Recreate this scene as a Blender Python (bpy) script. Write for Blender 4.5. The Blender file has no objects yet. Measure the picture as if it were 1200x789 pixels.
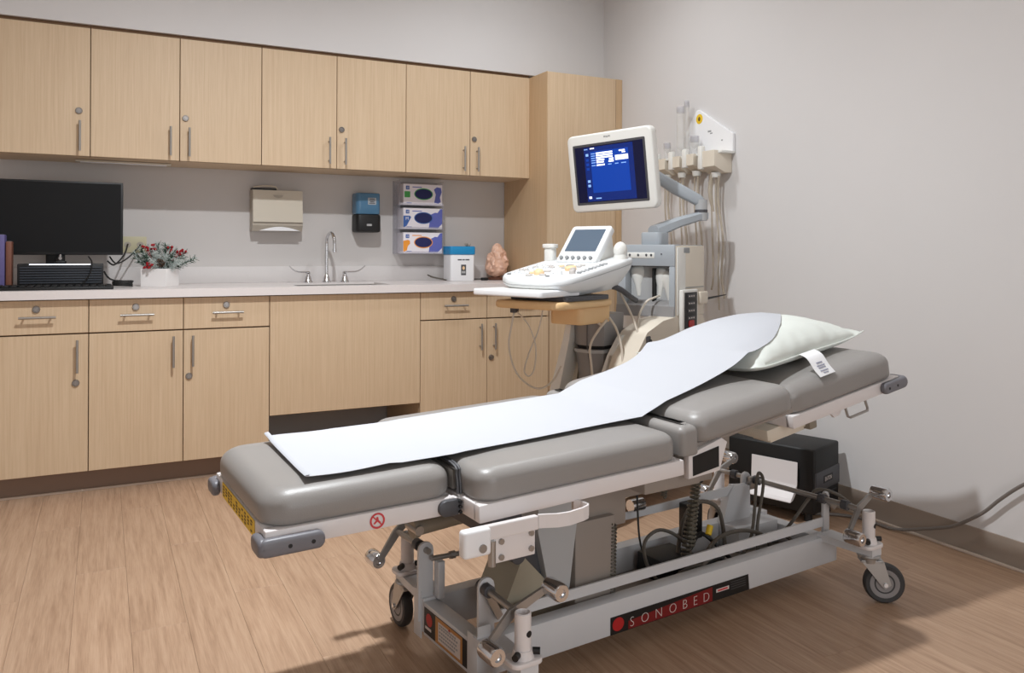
import bpy, bmesh, math, random
from mathutils import Matrix, Vector, Euler, noise

SC = bpy.context.scene
COL = SC.collection
PI = math.pi
R = math.radians
random.seed(7)

# ---------------------------------------------------------------- camera
TH = R(26.8943)
ROLL = R(0.2494)
cam_d = bpy.data.cameras.new('camera')
cam_d.sensor_fit = 'HORIZONTAL'
cam_d.sensor_width = 36.0
cam_d.lens = 945.643 * 36.0 / 1200.0
cam_d.shift_x = 0.0
cam_d.shift_y = (293.6112 - 394.5) / 1200.0
cam_d.clip_start = 0.05
cam = bpy.data.objects.new('camera', cam_d)
COL.objects.link(cam)
_f = Vector((math.sin(TH), math.cos(TH), 0))
_r = Vector((math.cos(TH), -math.sin(TH), 0))
_u = Vector((0, 0, 1))
# photograph is rolled slightly: image x axis = r cos + down sin
rx = _r * math.cos(ROLL) + _u * math.sin(ROLL)
ux = _u * math.cos(ROLL) - _r * math.sin(ROLL)
cam.matrix_world = Matrix(((rx.x, ux.x, -_f.x, 0), (rx.y, ux.y, -_f.y, 0), (rx.z, ux.z, -_f.z, 1.0985), (0, 0, 0, 1)))
SC.camera = cam

# ---------------------------------------------------------------- world, lamps, exposure
w = bpy.data.worlds.new('world')
SC.world = w
w.use_nodes = True
w.node_tree.nodes['Background'].inputs[0].default_value = (0.9, 0.95, 1.0, 1)
w.node_tree.nodes['Background'].inputs[1].default_value = 0.02
SC.view_settings.view_transform = 'Standard'
SC.view_settings.look = 'None'
SC.view_settings.exposure = 0.06
SC.view_settings.gamma = 1.0
SC.view_settings.use_curve_mapping = False

CEIL = 2.95
def lamp(x, y, power, size=0.16, spread=160, col=(0.93, 0.97, 1.0)):
    d = bpy.data.lights.new('downlight_lamp', 'AREA')
    d.shape = 'DISK'
    d.size = size
    d.energy = power
    d.color = col
    d.spread = R(spread)
    o = bpy.data.objects.new('downlight_lamp', d)
    o.location = (x, y, CEIL - 0.03)
    COL.objects.link(o)
LAMPS = [(0.60, 2.26, 60, 0.12), (1.95, 3.35, 10, 0.16)]
for l in LAMPS:
    lamp(*l)
# unseen fill lamp added behind the camera to brighten faces turned towards it
dl = bpy.data.lights.new('rear_fill_light', 'AREA')
dl.shape = 'RECTANGLE'
dl.size = 1.1
dl.size_y = 1.9
dl.energy = 34
dl.color = (0.93, 0.97, 1.0)
dlo = bpy.data.objects.new('rear_fill_light', dl)
dlo.location = (0.8, -1.66, 1.25)
dlo.rotation_euler = (R(90), 0, 0)
COL.objects.link(dlo)

# ---------------------------------------------------------------- materials
def srgb(r, g, b):
    def c(v):
        v /= 255.0
        return v / 12.92 if v <= 0.04045 else ((v + 0.055) / 1.055) ** 2.4
    return (c(r), c(g), c(b), 1.0)

def mat(name, rgb, rough=0.5, metal=0.0, noise_amt=0.0, noise_scale=20.0, bump=0.0, bump_scale=200.0, emit=0.0, alpha=1.0, trans=0.0, coat=0.0, spec=0.5):
    m = bpy.data.materials.new(name)
    m.use_nodes = True
    nt = m.node_tree
    b = nt.nodes['Principled BSDF']
    col = srgb(*rgb)
    b.inputs['Base Color'].default_value = col
    b.inputs['Roughness'].default_value = rough
    b.inputs['Metallic'].default_value = metal
    b.inputs['Specular IOR Level'].default_value = spec
    if coat:
        b.inputs['Coat Weight'].default_value = coat
    if emit:
        b.inputs['Emission Color'].default_value = col
        b.inputs['Emission Strength'].default_value = emit
    if trans:
        b.inputs['Transmission Weight'].default_value = trans
    if alpha < 1:
        b.inputs['Alpha'].default_value = alpha
    tc = None
    if noise_amt or bump:
        tc = nt.nodes.new('ShaderNodeTexCoord')
    if noise_amt:
        n = nt.nodes.new('ShaderNodeTexNoise')
        n.inputs['Scale'].default_value = noise_scale
        n.inputs['Detail'].default_value = 5
        nt.links.new(tc.outputs['Object'], n.inputs['Vector'])
        mx = nt.nodes.new('ShaderNodeMix')
        mx.data_type = 'RGBA'
        mx.inputs[6].default_value = tuple(c * (1 - noise_amt) for c in col[:3]) + (1,)
        mx.inputs[7].default_value = tuple(min(1, c * (1 + noise_amt)) for c in col[:3]) + (1,)
        nt.links.new(n.outputs['Fac'], mx.inputs[0])
        nt.links.new(mx.outputs[2], b.inputs['Base Color'])
    if bump:
        n2 = nt.nodes.new('ShaderNodeTexNoise')
        n2.inputs['Scale'].default_value = bump_scale
        n2.inputs['Detail'].default_value = 3
        nt.links.new(tc.outputs['Object'], n2.inputs['Vector'])
        bp = nt.nodes.new('ShaderNodeBump')
        bp.inputs['Strength'].default_value = bump
        bp.inputs['Distance'].default_value = 0.002
        nt.links.new(n2.outputs['Fac'], bp.inputs['Height'])
        nt.links.new(bp.outputs['Normal'], b.inputs['Normal'])
    return m

def wood_mat(name, c0, c1, c2, axis, rough, scale=1.0, rnd=0.0, stretch=(1.2, 26.0), bump=0.08):
    """fine straight grain running along `axis` with slow colour drift"""
    m = bpy.data.materials.new(name)
    m.use_nodes = True
    nt = m.node_tree
    b = nt.nodes['Principled BSDF']
    b.inputs['Roughness'].default_value = rough
    tc = nt.nodes.new('ShaderNodeTexCoord')
    oi = nt.nodes.new('ShaderNodeObjectInfo')
    add = nt.nodes.new('ShaderNodeVectorMath')
    add.operation = 'MULTIPLY_ADD'
    nt.links.new(oi.outputs['Random'], add.inputs[0])
    add.inputs[1].default_value = (17.3, 9.1, 5.7)
    nt.links.new(tc.outputs['Object'], add.inputs[2])
    mp = nt.nodes.new('ShaderNodeMapping')
    s = [stretch[1] * scale] * 3
    s['xyz'.index(axis)] = stretch[0] * scale
    mp.inputs['Scale'].default_value = s
    nt.links.new(add.outputs[0], mp.inputs['Vector'])
    n = nt.nodes.new('ShaderNodeTexNoise')
    n.inputs['Scale'].default_value = 1.0
    n.inputs['Detail'].default_value = 8
    n.inputs['Roughness'].default_value = 0.62
    n.inputs['Distortion'].default_value = 0.35
    nt.links.new(mp.outputs[0], n.inputs['Vector'])
    mp2 = nt.nodes.new('ShaderNodeMapping')
    s2 = [stretch[1] * 6 * scale] * 3
    s2['xyz'.index(axis)] = stretch[0] * 4 * scale
    mp2.inputs['Scale'].default_value = s2
    nt.links.new(add.outputs[0], mp2.inputs['Vector'])
    n2 = nt.nodes.new('ShaderNodeTexNoise')
    n2.inputs['Scale'].default_value = 1.0
    n2.inputs['Detail'].default_value = 4
    nt.links.new(mp2.outputs[0], n2.inputs['Vector'])
    ma = nt.nodes.new('ShaderNodeMath')
    ma.operation = 'MULTIPLY_ADD'
    nt.links.new(n2.outputs['Fac'], ma.inputs[0])
    ma.inputs[1].default_value = 0.45
    nt.links.new(n.outputs['Fac'], ma.inputs[2])
    ms = nt.nodes.new('ShaderNodeMath')
    ms.operation = 'SUBTRACT'
    nt.links.new(ma.outputs[0], ms.inputs[0])
    ms.inputs[1].default_value = 0.225
    cr = nt.nodes.new('ShaderNodeValToRGB')
    cr.color_ramp.elements[0].position = 0.25
    cr.color_ramp.elements[0].color = srgb(*c0)
    cr.color_ramp.elements[1].position = 0.78
    cr.color_ramp.elements[1].color = srgb(*c2)
    e = cr.color_ramp.elements.new(0.5)
    e.color = srgb(*c1)
    nt.links.new(ms.outputs[0], cr.inputs[0])
    out = cr.outputs[0]
    if rnd:
        hsv = nt.nodes.new('ShaderNodeHueSaturation')
        mr = nt.nodes.new('ShaderNodeMapRange')
        mr.inputs['To Min'].default_value = 1 - rnd
        mr.inputs['To Max'].default_value = 1 + rnd
        nt.links.new(oi.outputs['Random'], mr.inputs['Value'])
        nt.links.new(mr.outputs[0], hsv.inputs['Value'])
        nt.links.new(out, hsv.inputs['Color'])
        out = hsv.outputs[0]
    nt.links.new(out, b.inputs['Base Color'])
    bp = nt.nodes.new('ShaderNodeBump')
    bp.inputs['Strength'].default_value = bump
    bp.inputs['Distance'].default_value = 0.001
    nt.links.new(ms.outputs[0], bp.inputs['Height'])
    nt.links.new(bp.outputs['Normal'], b.inputs['Normal'])
    return m

M = {}
M['wall'] = mat('wall_paint', (215, 212, 211), 0.85, bump=0.05, bump_scale=350, noise_amt=0.015, noise_scale=3)
M['splash_wall'] = mat('backsplash_paint', (204, 199, 196), 0.7, bump=0.03, bump_scale=300)
M['ceil'] = mat('ceiling_paint', (232, 230, 226), 0.9)
M['cab'] = wood_mat('cabinet_laminate', (200, 172, 140), (209, 183, 151), (218, 193, 163), 'z', 0.5, rnd=0.012, stretch=(2.5, 120.0))
M['cab_side'] = wood_mat('cabinet_edge', (190, 160, 124), (200, 170, 134), (208, 179, 143), 'z', 0.5, stretch=(2.5, 120.0))
M['cab_gap_shade'] = mat('cabinet_gap_shade', (112, 84, 60), 0.8)  # dark brown that paints the shade seen in the door gaps
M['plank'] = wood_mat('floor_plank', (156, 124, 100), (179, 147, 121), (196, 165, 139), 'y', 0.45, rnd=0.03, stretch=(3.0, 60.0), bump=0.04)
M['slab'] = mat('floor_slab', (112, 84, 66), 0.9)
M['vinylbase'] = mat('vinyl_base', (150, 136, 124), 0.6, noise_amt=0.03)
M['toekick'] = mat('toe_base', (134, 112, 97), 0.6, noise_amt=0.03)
M['caulk'] = mat('floor_edge_strip', (206, 190, 176), 0.6)
M['counter'] = mat('counter_solid_surface', (226, 219, 217), 0.32, noise_amt=0.03, noise_scale=90)
M['splash'] = mat('backsplash_surface', (212, 207, 205), 0.4, noise_amt=0.02, noise_scale=90)
M['steel'] = mat('brushed_steel', (168, 164, 160), 0.34, 0.75)
M['chrome'] = mat('chrome', (216, 217, 220), 0.12, 0.95)
M['dull_chrome'] = mat('zinc_plate', (172, 170, 168), 0.34, 0.7)
M['lock'] = mat('lock_metal', (150, 145, 142), 0.35, 0.9)
M['dark'] = mat('black_plastic', (18, 18, 20), 0.5)
M['screen_off'] = mat('dark_screen', (9, 9, 11), 0.55, spec=0.25)
M['black'] = mat('deep_black', (12, 12, 13), 0.5)
M['blackbox'] = mat('black_case', (17, 17, 18), 0.55, bump=0.05, bump_scale=500)
M['rib'] = mat('rib_grey', (46, 51, 60), 0.4)
M['dgrey'] = mat('dark_grey', (74, 74, 78), 0.5)
M['grey'] = mat('mid_grey_plastic', (150, 152, 154), 0.5)
M['lgrey'] = mat('light_grey_plastic', (176, 177, 178), 0.48)
M['bump_grey'] = mat('bumper_plastic', (116, 115, 121), 0.42)
M['frame'] = mat('white_powder_coat', (226, 220, 219), 0.38, noise_amt=0.01)
M['base'] = mat('grey_white_coat', (206, 206, 208), 0.4, noise_amt=0.02)
M['vinyl'] = mat('grey_vinyl', (147, 143, 140), 0.38, bump=0.16, bump_scale=420, noise_amt=0.02, noise_scale=8)
M['piping'] = mat('vinyl_piping', (118, 113, 108), 0.5)
M['paper'] = mat('exam_paper', (192, 194, 200), 0.85)
M['pillow'] = mat('pillow_cover', (230, 235, 229), 0.5, bump=0.25, bump_scale=26)
M['tag'] = mat('paper_tag', (240, 240, 242), 0.7)
M['ink'] = mat('faint_ink', (150, 152, 170), 0.8)
M['beige'] = mat('machine_beige', (222, 212, 196), 0.45)
M['offwhite'] = mat('machine_offwhite', (231, 230, 225), 0.4)
M['console'] = mat('console_white', (228, 230, 231), 0.38)
M['tan'] = mat('tan_shelf', (228, 190, 140), 0.5, noise_amt=0.05, noise_scale=14)
M['bluegrey'] = mat('machine_bluegrey', (168, 174, 180), 0.42)
M['panelgrey'] = mat('column_grey', (140, 138, 138), 0.45)
M['key_orange'] = mat('key_amber', (240, 205, 160), 0.5)
M['key_grey'] = mat('key_grey', (196, 190, 186), 0.5)
M['lcd'] = mat('touch_panel', (86, 100, 116), 0.25, emit=0.12)
M['scr_navy'] = mat('screen_navy', (6, 10, 42), 0.25, emit=0.6)
M['scr_blue'] = mat('screen_blue', (8, 50, 134), 0.25, emit=0.9)
M['scr_mid'] = mat('screen_midblue', (8, 30, 92), 0.25, emit=0.9)
M['scr_white'] = mat('screen_white', (236, 240, 250), 0.3, emit=0.95)
M['scr_pale'] = mat('screen_pale', (120, 160, 215), 0.3, emit=0.85)
M['cable_w'] = mat('pale_cable', (212, 202, 188), 0.5)
M['cable_g'] = mat('grey_cable', (96, 90, 82), 0.5)
M['cable_b'] = mat('black_cable', (22, 22, 22), 0.5)
M['cable_fl'] = mat('floor_cord_rubber', (120, 113, 108), 0.5)
M['coil'] = mat('coil_cord', (92, 86, 74), 0.5)
M['rubber'] = mat('tyre_rubber', (58, 57, 58), 0.6)
M['wheelgrey'] = mat('wheel_grey', (142, 138, 138), 0.5)
M['yellow'] = mat('label_yellow', (236, 196, 40), 0.5)
M['brown_ink'] = mat('label_ink', (110, 82, 20), 0.6)
M['red'] = mat('label_red', (178, 30, 32), 0.5)
M['redglow'] = mat('label_crimson', (118, 14, 16), 0.5)
M['signred'] = mat('sign_red', (205, 60, 66), 0.5)
M['orange_lbl'] = mat('label_amber', (186, 130, 70), 0.5)
M['white'] = mat('white_plastic', (240, 240, 242), 0.45)
M['lettering'] = mat('pale_lettering', (215, 205, 200), 0.5)
M['motor'] = mat('actuator_grey', (140, 132, 118), 0.45)
M['gearbox'] = mat('gearbox_putty', (160, 152, 134), 0.55)
M['liftgrey'] = mat('lift_cover', (150, 140, 132), 0.5)
M['towel'] = mat('dispenser_cream', (205, 196, 180), 0.45)
M['towel_d'] = mat('dispenser_lip', (176, 166, 152), 0.45)
M['soap'] = mat('blue_reservoir', (92, 140, 176), 0.2, trans=0.25)
M['acrylic'] = mat('clear_acrylic', (205, 203, 214), 0.12, alpha=0.22)
M['clear'] = mat('clear_plastic', (235, 232, 228), 0.08, alpha=0.2)
M['tubing'] = mat('clear_tubing', (196, 184, 166), 0.3, alpha=0.6)
M['lid'] = mat('lid_blue', (28, 140, 196), 0.35)
M['salt'] = mat('salt_rock', (240, 186, 162), 0.4, noise_amt=0.35, noise_scale=28, bump=0.6, bump_scale=40)
M['saltbase'] = mat('wood_foot', (90, 52, 36), 0.6)
M['needle'] = mat('pine_green', (54, 80, 64), 0.7)
M['frost'] = mat('frosted_needle', (196, 204, 200), 0.8)
M['berry'] = mat('berry_red', (158, 22, 34), 0.35)
M['cone'] = mat('pine_cone', (74, 54, 40), 0.8)
M['planter'] = mat('whitewash_wood', (236, 232, 230), 0.6, noise_amt=0.03, noise_scale=12)
M['outlet'] = mat('outlet_ivory', (200, 192, 160), 0.5)
M['purple'] = mat('binder_purple', (96, 88, 138), 0.6)
M['maroon'] = mat('binder_brown', (120, 74, 56), 0.6)
M['glove_w'] = mat('carton_white', (232, 226, 232), 0.6)
M['glove_p'] = mat('carton_violet', (94, 102, 178), 0.6)
M['glove_dk'] = mat('glove_slot', (24, 28, 84), 0.7)
M['glove_g'] = mat('carton_green', (70, 160, 82), 0.6)
M['glove_o'] = mat('carton_orange', (235, 150, 50), 0.6)
M['glove_b'] = mat('carton_blue', (58, 96, 164), 0.6)

# ---------------------------------------------------------------- mesh helpers
def _merge(bm, tmp, Mx=None):
    if Mx is not None:
        bmesh.ops.transform(tmp, matrix=Mx, verts=tmp.verts)
    me = bpy.data.meshes.new('tmp')
    tmp.to_mesh(me)
    tmp.free()
    bm.from_mesh(me)
    bpy.data.meshes.remove(me)

def box(bm, x0, x1, y0, y1, z0, z1, bev=0.0, seg=2, Mx=None, mi=0):
    t = bmesh.new()
    bmesh.ops.create_cube(t, size=1.0)
    bmesh.ops.scale(t, vec=(abs(x1 - x0), abs(y1 - y0), abs(z1 - z0)), verts=t.verts)
    bmesh.ops.translate(t, vec=((x0 + x1) / 2, (y0 + y1) / 2, (z0 + z1) / 2), verts=t.verts)
    if bev > 0:
        bev = min(bev, 0.49 * min(abs(x1 - x0), abs(y1 - y0), abs(z1 - z0)))
        bmesh.ops.bevel(t, geom=t.edges[:], offset=bev, segments=seg, affect='EDGES', profile=0.5)
    for f in t.faces:
        f.material_index = mi
    _merge(bm, t, Mx)

def prism(bm, poly, z0, z1, Mx=None, bev=0.0, seg=2, mi=0):
    """extrude a 2D polygon (x,y) from z0 to z1"""
    t = bmesh.new()
    lo = [t.verts.new((p[0], p[1], z0)) for p in poly]
    hi = [t.verts.new((p[0], p[1], z1)) for p in poly]
    n = len(poly)
    t.faces.new(lo[::-1])
    top = t.faces.new(hi)
    for i in range(n):
        t.faces.new((lo[i], lo[(i + 1) % n], hi[(i + 1) % n], hi[i]))
    bmesh.ops.recalc_face_normals(t, faces=t.faces)
    if bev:
        ed = [e for e in t.edges if abs(e.verts[0].co.z - e.verts[1].co.z) < 1e-9]
        bmesh.ops.bevel(t, geom=ed, offset=bev, segments=seg, affect='EDGES', profile=0.5)
    for f in t.faces:
        f.material_index = mi
    _merge(bm, t, Mx)

def rrect(w, h, r, n=5, cx=0.0, cy=0.0):
    pts = []
    for sx, sy, a0 in ((1, 1, 0), (-1, 1, 90), (-1, -1, 180), (1, -1, 270)):
        for i in range(n + 1):
            a = R(a0 + 90.0 * i / n)
            pts.append((cx + sx * (w / 2 - r) + r * math.cos(a), cy + sy * (h / 2 - r) + r * math.sin(a)))
    return pts

def ellipse(w, h, n=24, cx=0.0, cy=0.0):
    return [(cx + w / 2 * math.cos(2 * PI * i / n), cy + h / 2 * math.sin(2 * PI * i / n)) for i in range(n)]

def cyl(bm, p0, p1, r0, r1=None, n=14, mi=0):
    p0 = Vector(p0); p1 = Vector(p1)
    r1 = r0 if r1 is None else r1
    d = p1 - p0
    t = bmesh.new()
    bmesh.ops.create_cone(t, cap_ends=True, segments=n, radius1=r0, radius2=r1, depth=d.length)
    q = d.to_track_quat('Z', 'Y')
    for f in t.faces:
        f.material_index = mi
    _merge(bm, t, Matrix.Translation((p0 + p1) / 2) @ q.to_matrix().to_4x4())

def smooth_pts(pts, k=6):
    pts = [Vector(p) for p in pts]
    out = []
    n = len(pts)
    for i in range(n - 1):
        p0 = pts[max(0, i - 1)]; p1 = pts[i]; p2 = pts[i + 1]; p3 = pts[min(n - 1, i + 2)]
        for j in range(k):
            t = j / k
            out.append(0.5 * ((2 * p1) + (p2 - p0) * t + (2 * p0 - 5 * p1 + 4 * p2 - p3) * t * t + (3 * p1 - p0 - 3 * p2 + p3) * t ** 3))
    out.append(pts[-1])
    return out

def tube(bm, pts, r, n=8, smooth=0, mi=0):
    if smooth and isinstance(r, (list, tuple)):
        r = [v.x for v in smooth_pts([(q, 0, 0) for q in r], smooth)]
    pts = smooth_pts(pts, smooth) if smooth else [Vector(p) for p in pts]
    t = bmesh.new()
    rings = []
    up = None
    for i, p in enumerate(pts):
        d = (pts[min(i + 1, len(pts) - 1)] - pts[max(i - 1, 0)])
        if d.length < 1e-9:
            d = Vector((0, 0, 1))
        d.normalize()
        if up is None:
            up = d.orthogonal().normalized()
        else:
            up = (up - d * up.dot(d))
            up = up.normalized() if up.length > 1e-6 else d.orthogonal().normalized()
        s = d.cross(up)
        rr = r[i] if isinstance(r, (list, tuple)) else r
        rings.append([t.verts.new(p + (up * math.cos(2 * PI * k / n) + s * math.sin(2 * PI * k / n)) * rr) for k in range(n)])
    for a, b in zip(rings, rings[1:]):
        for k in range(n):
            t.faces.new((a[k], a[(k + 1) % n], b[(k + 1) % n], b[k]))
    t.faces.new(rings[0][::-1]); t.faces.new(rings[-1])
    for f in t.faces:
        f.material_index = mi
    bmesh.ops.recalc_face_normals(t, faces=t.faces)
    _merge(bm, t)

def lathe(bm, prof, n=24, Mx=None, mi=0):
    t = bmesh.new()
    rings = []
    for r, z in prof:
        rings.append([t.verts.new((max(r, 1e-4) * math.cos(2 * PI * k / n), max(r, 1e-4) * math.sin(2 * PI * k / n), z)) for k in range(n)])
    for a, b in zip(rings, rings[1:]):
        for k in range(n):
            t.faces.new((a[k], a[(k + 1) % n], b[(k + 1) % n], b[k]))
    t.faces.new(rings[0][::-1]); t.faces.new(rings[-1])
    bmesh.ops.recalc_face_normals(t, faces=t.faces)
    for f in t.faces:
        f.material_index = mi
    _merge(bm, t, Mx)

def loft(bm, rings, closed=True, cap=True, mi=0, Mx=None):
    """rings: list of equal-length point loops"""
    t = bmesh.new()
    rs = [[t.verts.new(p) for p in ring] for ring in rings]
    n = len(rs[0])
    for a, b in zip(rs, rs[1:]):
        for k in range(n if closed else n - 1):
            t.faces.new((a[k], a[(k + 1) % n], b[(k + 1) % n], b[k]))
    if cap:
        t.faces.new(rs[0][::-1]); t.faces.new(rs[-1])
    bmesh.ops.recalc_face_normals(t, faces=t.faces)
    for f in t.faces:
        f.material_index = mi
    _merge(bm, t, Mx)

def pad(bm, x0, x1, y0, y1, z0, z1, rc=0.05, rt=0.05, rb=0.01, crown=0.006, Mx=None):
    """upholstered cushion: rounded plan corners, big top roll, slight crown"""
    w = x1 - x0; h = y1 - y0
    rings = []
    def ring(ins, z):
        rr = max(rc - ins * 0.7, 0.012)
        return [(p[0], p[1], z) for p in rrect(w - 2 * ins, h - 2 * ins, rr, 6, (x0 + x1) / 2, (y0 + y1) / 2)]
    for i in range(4):
        a = R(90 * i / 3)
        rings.append(ring(rb * (1 - math.sin(a)), z0 + rb * (1 - math.cos(a))))
    for i in range(9):
        a = R(90 * i / 8)
        rings.append(ring(rt * (1 - math.cos(a)), z1 - crown - rt * 0.85 * (1 - math.sin(a))))
    mmax = min(w, h) / 2 - rt
    for i in (0.25, 0.5, 0.75, 0.93):
        rings.append(ring(rt + mmax * i, z1 - crown + crown * (1 - (1 - i) ** 2)))
    loft(bm, rings, Mx=Mx)

def obj(name, bm, m, parent=None, smooth=True, ang=38):
    me = bpy.data.meshes.new(name)
    if smooth:
        lim = R(ang)
        bm.normal_update()
        for f in bm.faces:
            f.smooth = True
        for e in bm.edges:
            if len(e.link_faces) == 2:
                e.smooth = e.calc_face_angle(0.0) < lim
    bm.to_mesh(me)
    bm.free()
    for x in (m if isinstance(m, (list, tuple)) else [m]):
        me.materials.append(M[x] if isinstance(x, str) else x)
    o = bpy.data.objects.new(name, me)
    COL.objects.link(o)
    if parent is not None:
        attach(o, parent)
    return o

WM = {}
def attach(o, parent):
    """part meshes are modelled in room space for unrotated things, in thing space for rotated ones"""
    o.parent = parent
    if parent.name in WM:
        o.matrix_parent_inverse = WM[parent.name]

def thing(name, label, cat, loc=(0, 0, 0), rotz=0.0, group=None, local=False):
    o = bpy.data.objects.new(name, None)
    o.empty_display_size = 0.1
    o.location = loc
    o.rotation_euler = (0, 0, rotz)
    COL.objects.link(o)
    o['label'] = label
    o['category'] = cat
    if group:
        o['group'] = group
    if not local:
        WM[o.name] = (Matrix.Translation(loc) @ Matrix.Rotation(rotz, 4, 'Z')).inverted()
    return o

def tag(o, label, cat, group=None):
    o['label'] = label
    o['category'] = cat
    if group:
        o['group'] = group
    return o

def struct(o):
    o['kind'] = 'structure'
    return o

def B():
    return bmesh.new()

def text_obj(name, s, size, Mx, m, parent, ext=0.0006, align='LEFT', spacing=1.0, xs=1.0, thin=0.0):
    cu = bpy.data.curves.new('txt', 'FONT')
    cu.body = s
    cu.size = size
    cu.extrude = ext
    cu.align_x = align
    cu.resolution_u = 3
    cu.offset = thin
    cu.space_character = spacing
    o = bpy.data.objects.new('txt', cu)
    COL.objects.link(o)
    dg = bpy.context.evaluated_depsgraph_get()
    me = bpy.data.meshes.new_from_object(o.evaluated_get(dg))
    bpy.data.objects.remove(o)
    bpy.data.curves.remove(cu)
    me.transform(Matrix.Diagonal((xs, 1, 1, 1)))
    me.transform(Mx)
    me.materials.clear()
    me.materials.append(M[m])
    me.name = name
    ob = bpy.data.objects.new(name, me)
    COL.objects.link(ob)
    if parent is not None:
        attach(ob, parent)
    return ob

def frame_m(origin, xd, yd):
    x = Vector(xd).normalized(); y = Vector(yd).normalized(); z = x.cross(y)
    o = Vector(origin)
    return Matrix(((x.x, y.x, z.x, o.x), (x.y, y.y, z.y, o.y), (x.z, y.z, z.z, o.z), (0, 0, 0, 1)))
# ================================================================ room shell
XR = 2.827      # right wall
YB = 4.65       # back wall
XL = -1.9
YF = -1.5

bm = B(); box(bm, XL, XR, YF, YB, -0.06, -0.004)
floor = struct(obj('floor', bm, 'slab', smooth=False))
PW, PLN = 0.152, 1.22
def plank_mesh(x0, x1, y0, y1, cache={}):
    key = (round(x1 - x0, 4), round(y1 - y0, 4))
    if key not in cache:
        b = B()
        g = 0.00025
        hx, hy = (x1 - x0) / 2 - g, (y1 - y0) / 2 - g
        ch = 0.0004
        lo = [(-hx, -hy, -0.004), (hx, -hy, -0.004), (hx, hy, -0.004), (-hx, hy, -0.004)]
        md = [(p[0], p[1], -ch) for p in lo]
        hi = [(p[0] - math.copysign(ch, p[0]), p[1] - math.copysign(ch, p[1]), 0.0) for p in lo]
        loft(b, [lo, md, hi])
        me = bpy.data.meshes.new('plank')
        b.to_mesh(me); b.free()
        me.materials.append(M['plank'])
        cache[key] = me
    return cache[key]
nx = int(math.ceil((XR - XL) / PW))
for i in range(nx):
    x0 = XL + i * PW; x1 = min(XR, x0 + PW)
    off = (i * 0.437 % 1.0) * PLN
    y = YF - off
    while y < YB:
        a, b_ = max(y, YF), min(y + PLN, YB)
        if b_ - a > 0.02:
            o = bpy.data.objects.new('plank', plank_mesh(x0, x1, a, b_))
            o.location = ((x0 + x1) / 2, (a + b_) / 2, 0)
            COL.objects.link(o)
            o.parent = floor
        y += PLN

bm = B(); box(bm, XR, XR + 0.1, YF - 0.1, YB + 0.1, -0.06, CEIL)
struct(obj('wall_right', bm, 'wall', smooth=False))
bm = B(); box(bm, XL - 0.1, XL, YF - 0.1, YB + 0.1, -0.06, CEIL)
struct(obj('wall_left', bm, 'wall', smooth=False))
DX0, DX1, DH = 0.20, 1.40, 2.25  # door opening invented to let the rear fill lamp in
bm = B()
box(bm, XL, DX0, YF - 0.1, YF, -0.06, CEIL); box(bm, DX1, XR, YF - 0.1, YF, -0.06, CEIL); box(bm, DX0, DX1, YF - 0.1, YF, DH, CEIL)
struct(obj('wall_front', bm, 'wall', smooth=False))
bm = B()
box(bm, DX0 - 0.06, DX0, YF, YF + 0.015, 0, DH + 0.06, 0.003); box(bm, DX1, DX1 + 0.06, YF, YF + 0.015, 0, DH + 0.06, 0.003); box(bm, DX0, DX1, YF, YF + 0.015, DH, DH + 0.06, 0.003)
struct(obj('trim_3', bm, 'frame'))  # casing of the invented opening for the fill lamp
bm = B()
box(bm, -0.6, 2.2, -3.0, -2.9, -0.06, CEIL); box(bm, -0.6, -0.5, -2.9, YF - 0.1, -0.06, CEIL); box(bm, 2.1, 2.2, -2.9, YF - 0.1, -0.06, CEIL)
box(bm, -0.5, 2.1, -2.9, YF - 0.1, -0.06, -0.004); box(bm, -0.5, 2.1, -2.9, YF - 0.1, DH + 0.3, CEIL)
struct(obj('wall_fill_surround', bm, 'wall', smooth=False))  # made-up corridor shell enclosing the added fill lamp
bm = B(); box(bm, XL, XR, YB, YB + 0.1, -0.06, CEIL)
wall_back = struct(obj('wall_back', bm, 'splash_wall', smooth=False))
bm = B(); box(bm, XL, XR, 4.300, YB, 2.158, CEIL)
struct(obj('wall_upper', bm, 'wall', smooth=False))
bm = B(); box(bm, XL - 0.1, XR + 0.1, YF - 0.1, YB + 0.1, CEIL, CEIL + 0.1)
struct(obj('ceiling', bm, 'ceil', smooth=False))

# vinyl cove base with its pale strip on the right wall
bm = B()
prof = [(XR, 0.0), (XR - 0.010, 0.0), (XR - 0.004, 0.012), (XR - 0.003, 0.1), (XR - 0.001, 0.1016), (XR, 0.1016)]
loft(bm, [[(p[0], yy, p[1]) for p in prof] for yy in (YF, 4.08)])
struct(obj('baseboard_right', bm, 'vinylbase'))
bm = B(); box(bm, XR - 0.018, XR - 0.006, YF, 4.08, 0.0, 0.010, 0.003)
struct(obj('trim_1', bm, 'caulk'))
bm = B()
box(bm, XL, 0.727, 4.139, 4.152, 0.0, 0.1045)
box(bm, 1.514, XR, 4.139, 4.152, 0.0, 0.1045)
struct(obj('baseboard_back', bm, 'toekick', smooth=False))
bm = B()
box(bm, XL, 0.727, 4.128, 4.139, 0.0, 0.010, 0.003)
box(bm, 1.514, XR, 4.128, 4.139, 0.0, 0.010, 0.003)
struct(obj('trim_2', bm, 'caulk'))

# ================================================================ cabinets
WU = 0.3924
XU = [-0.4468 + WU * i for i in range(8)]
ZT, ZB = 2.1426, 1.5335
YU = 4.307
YL = 4.060

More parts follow.
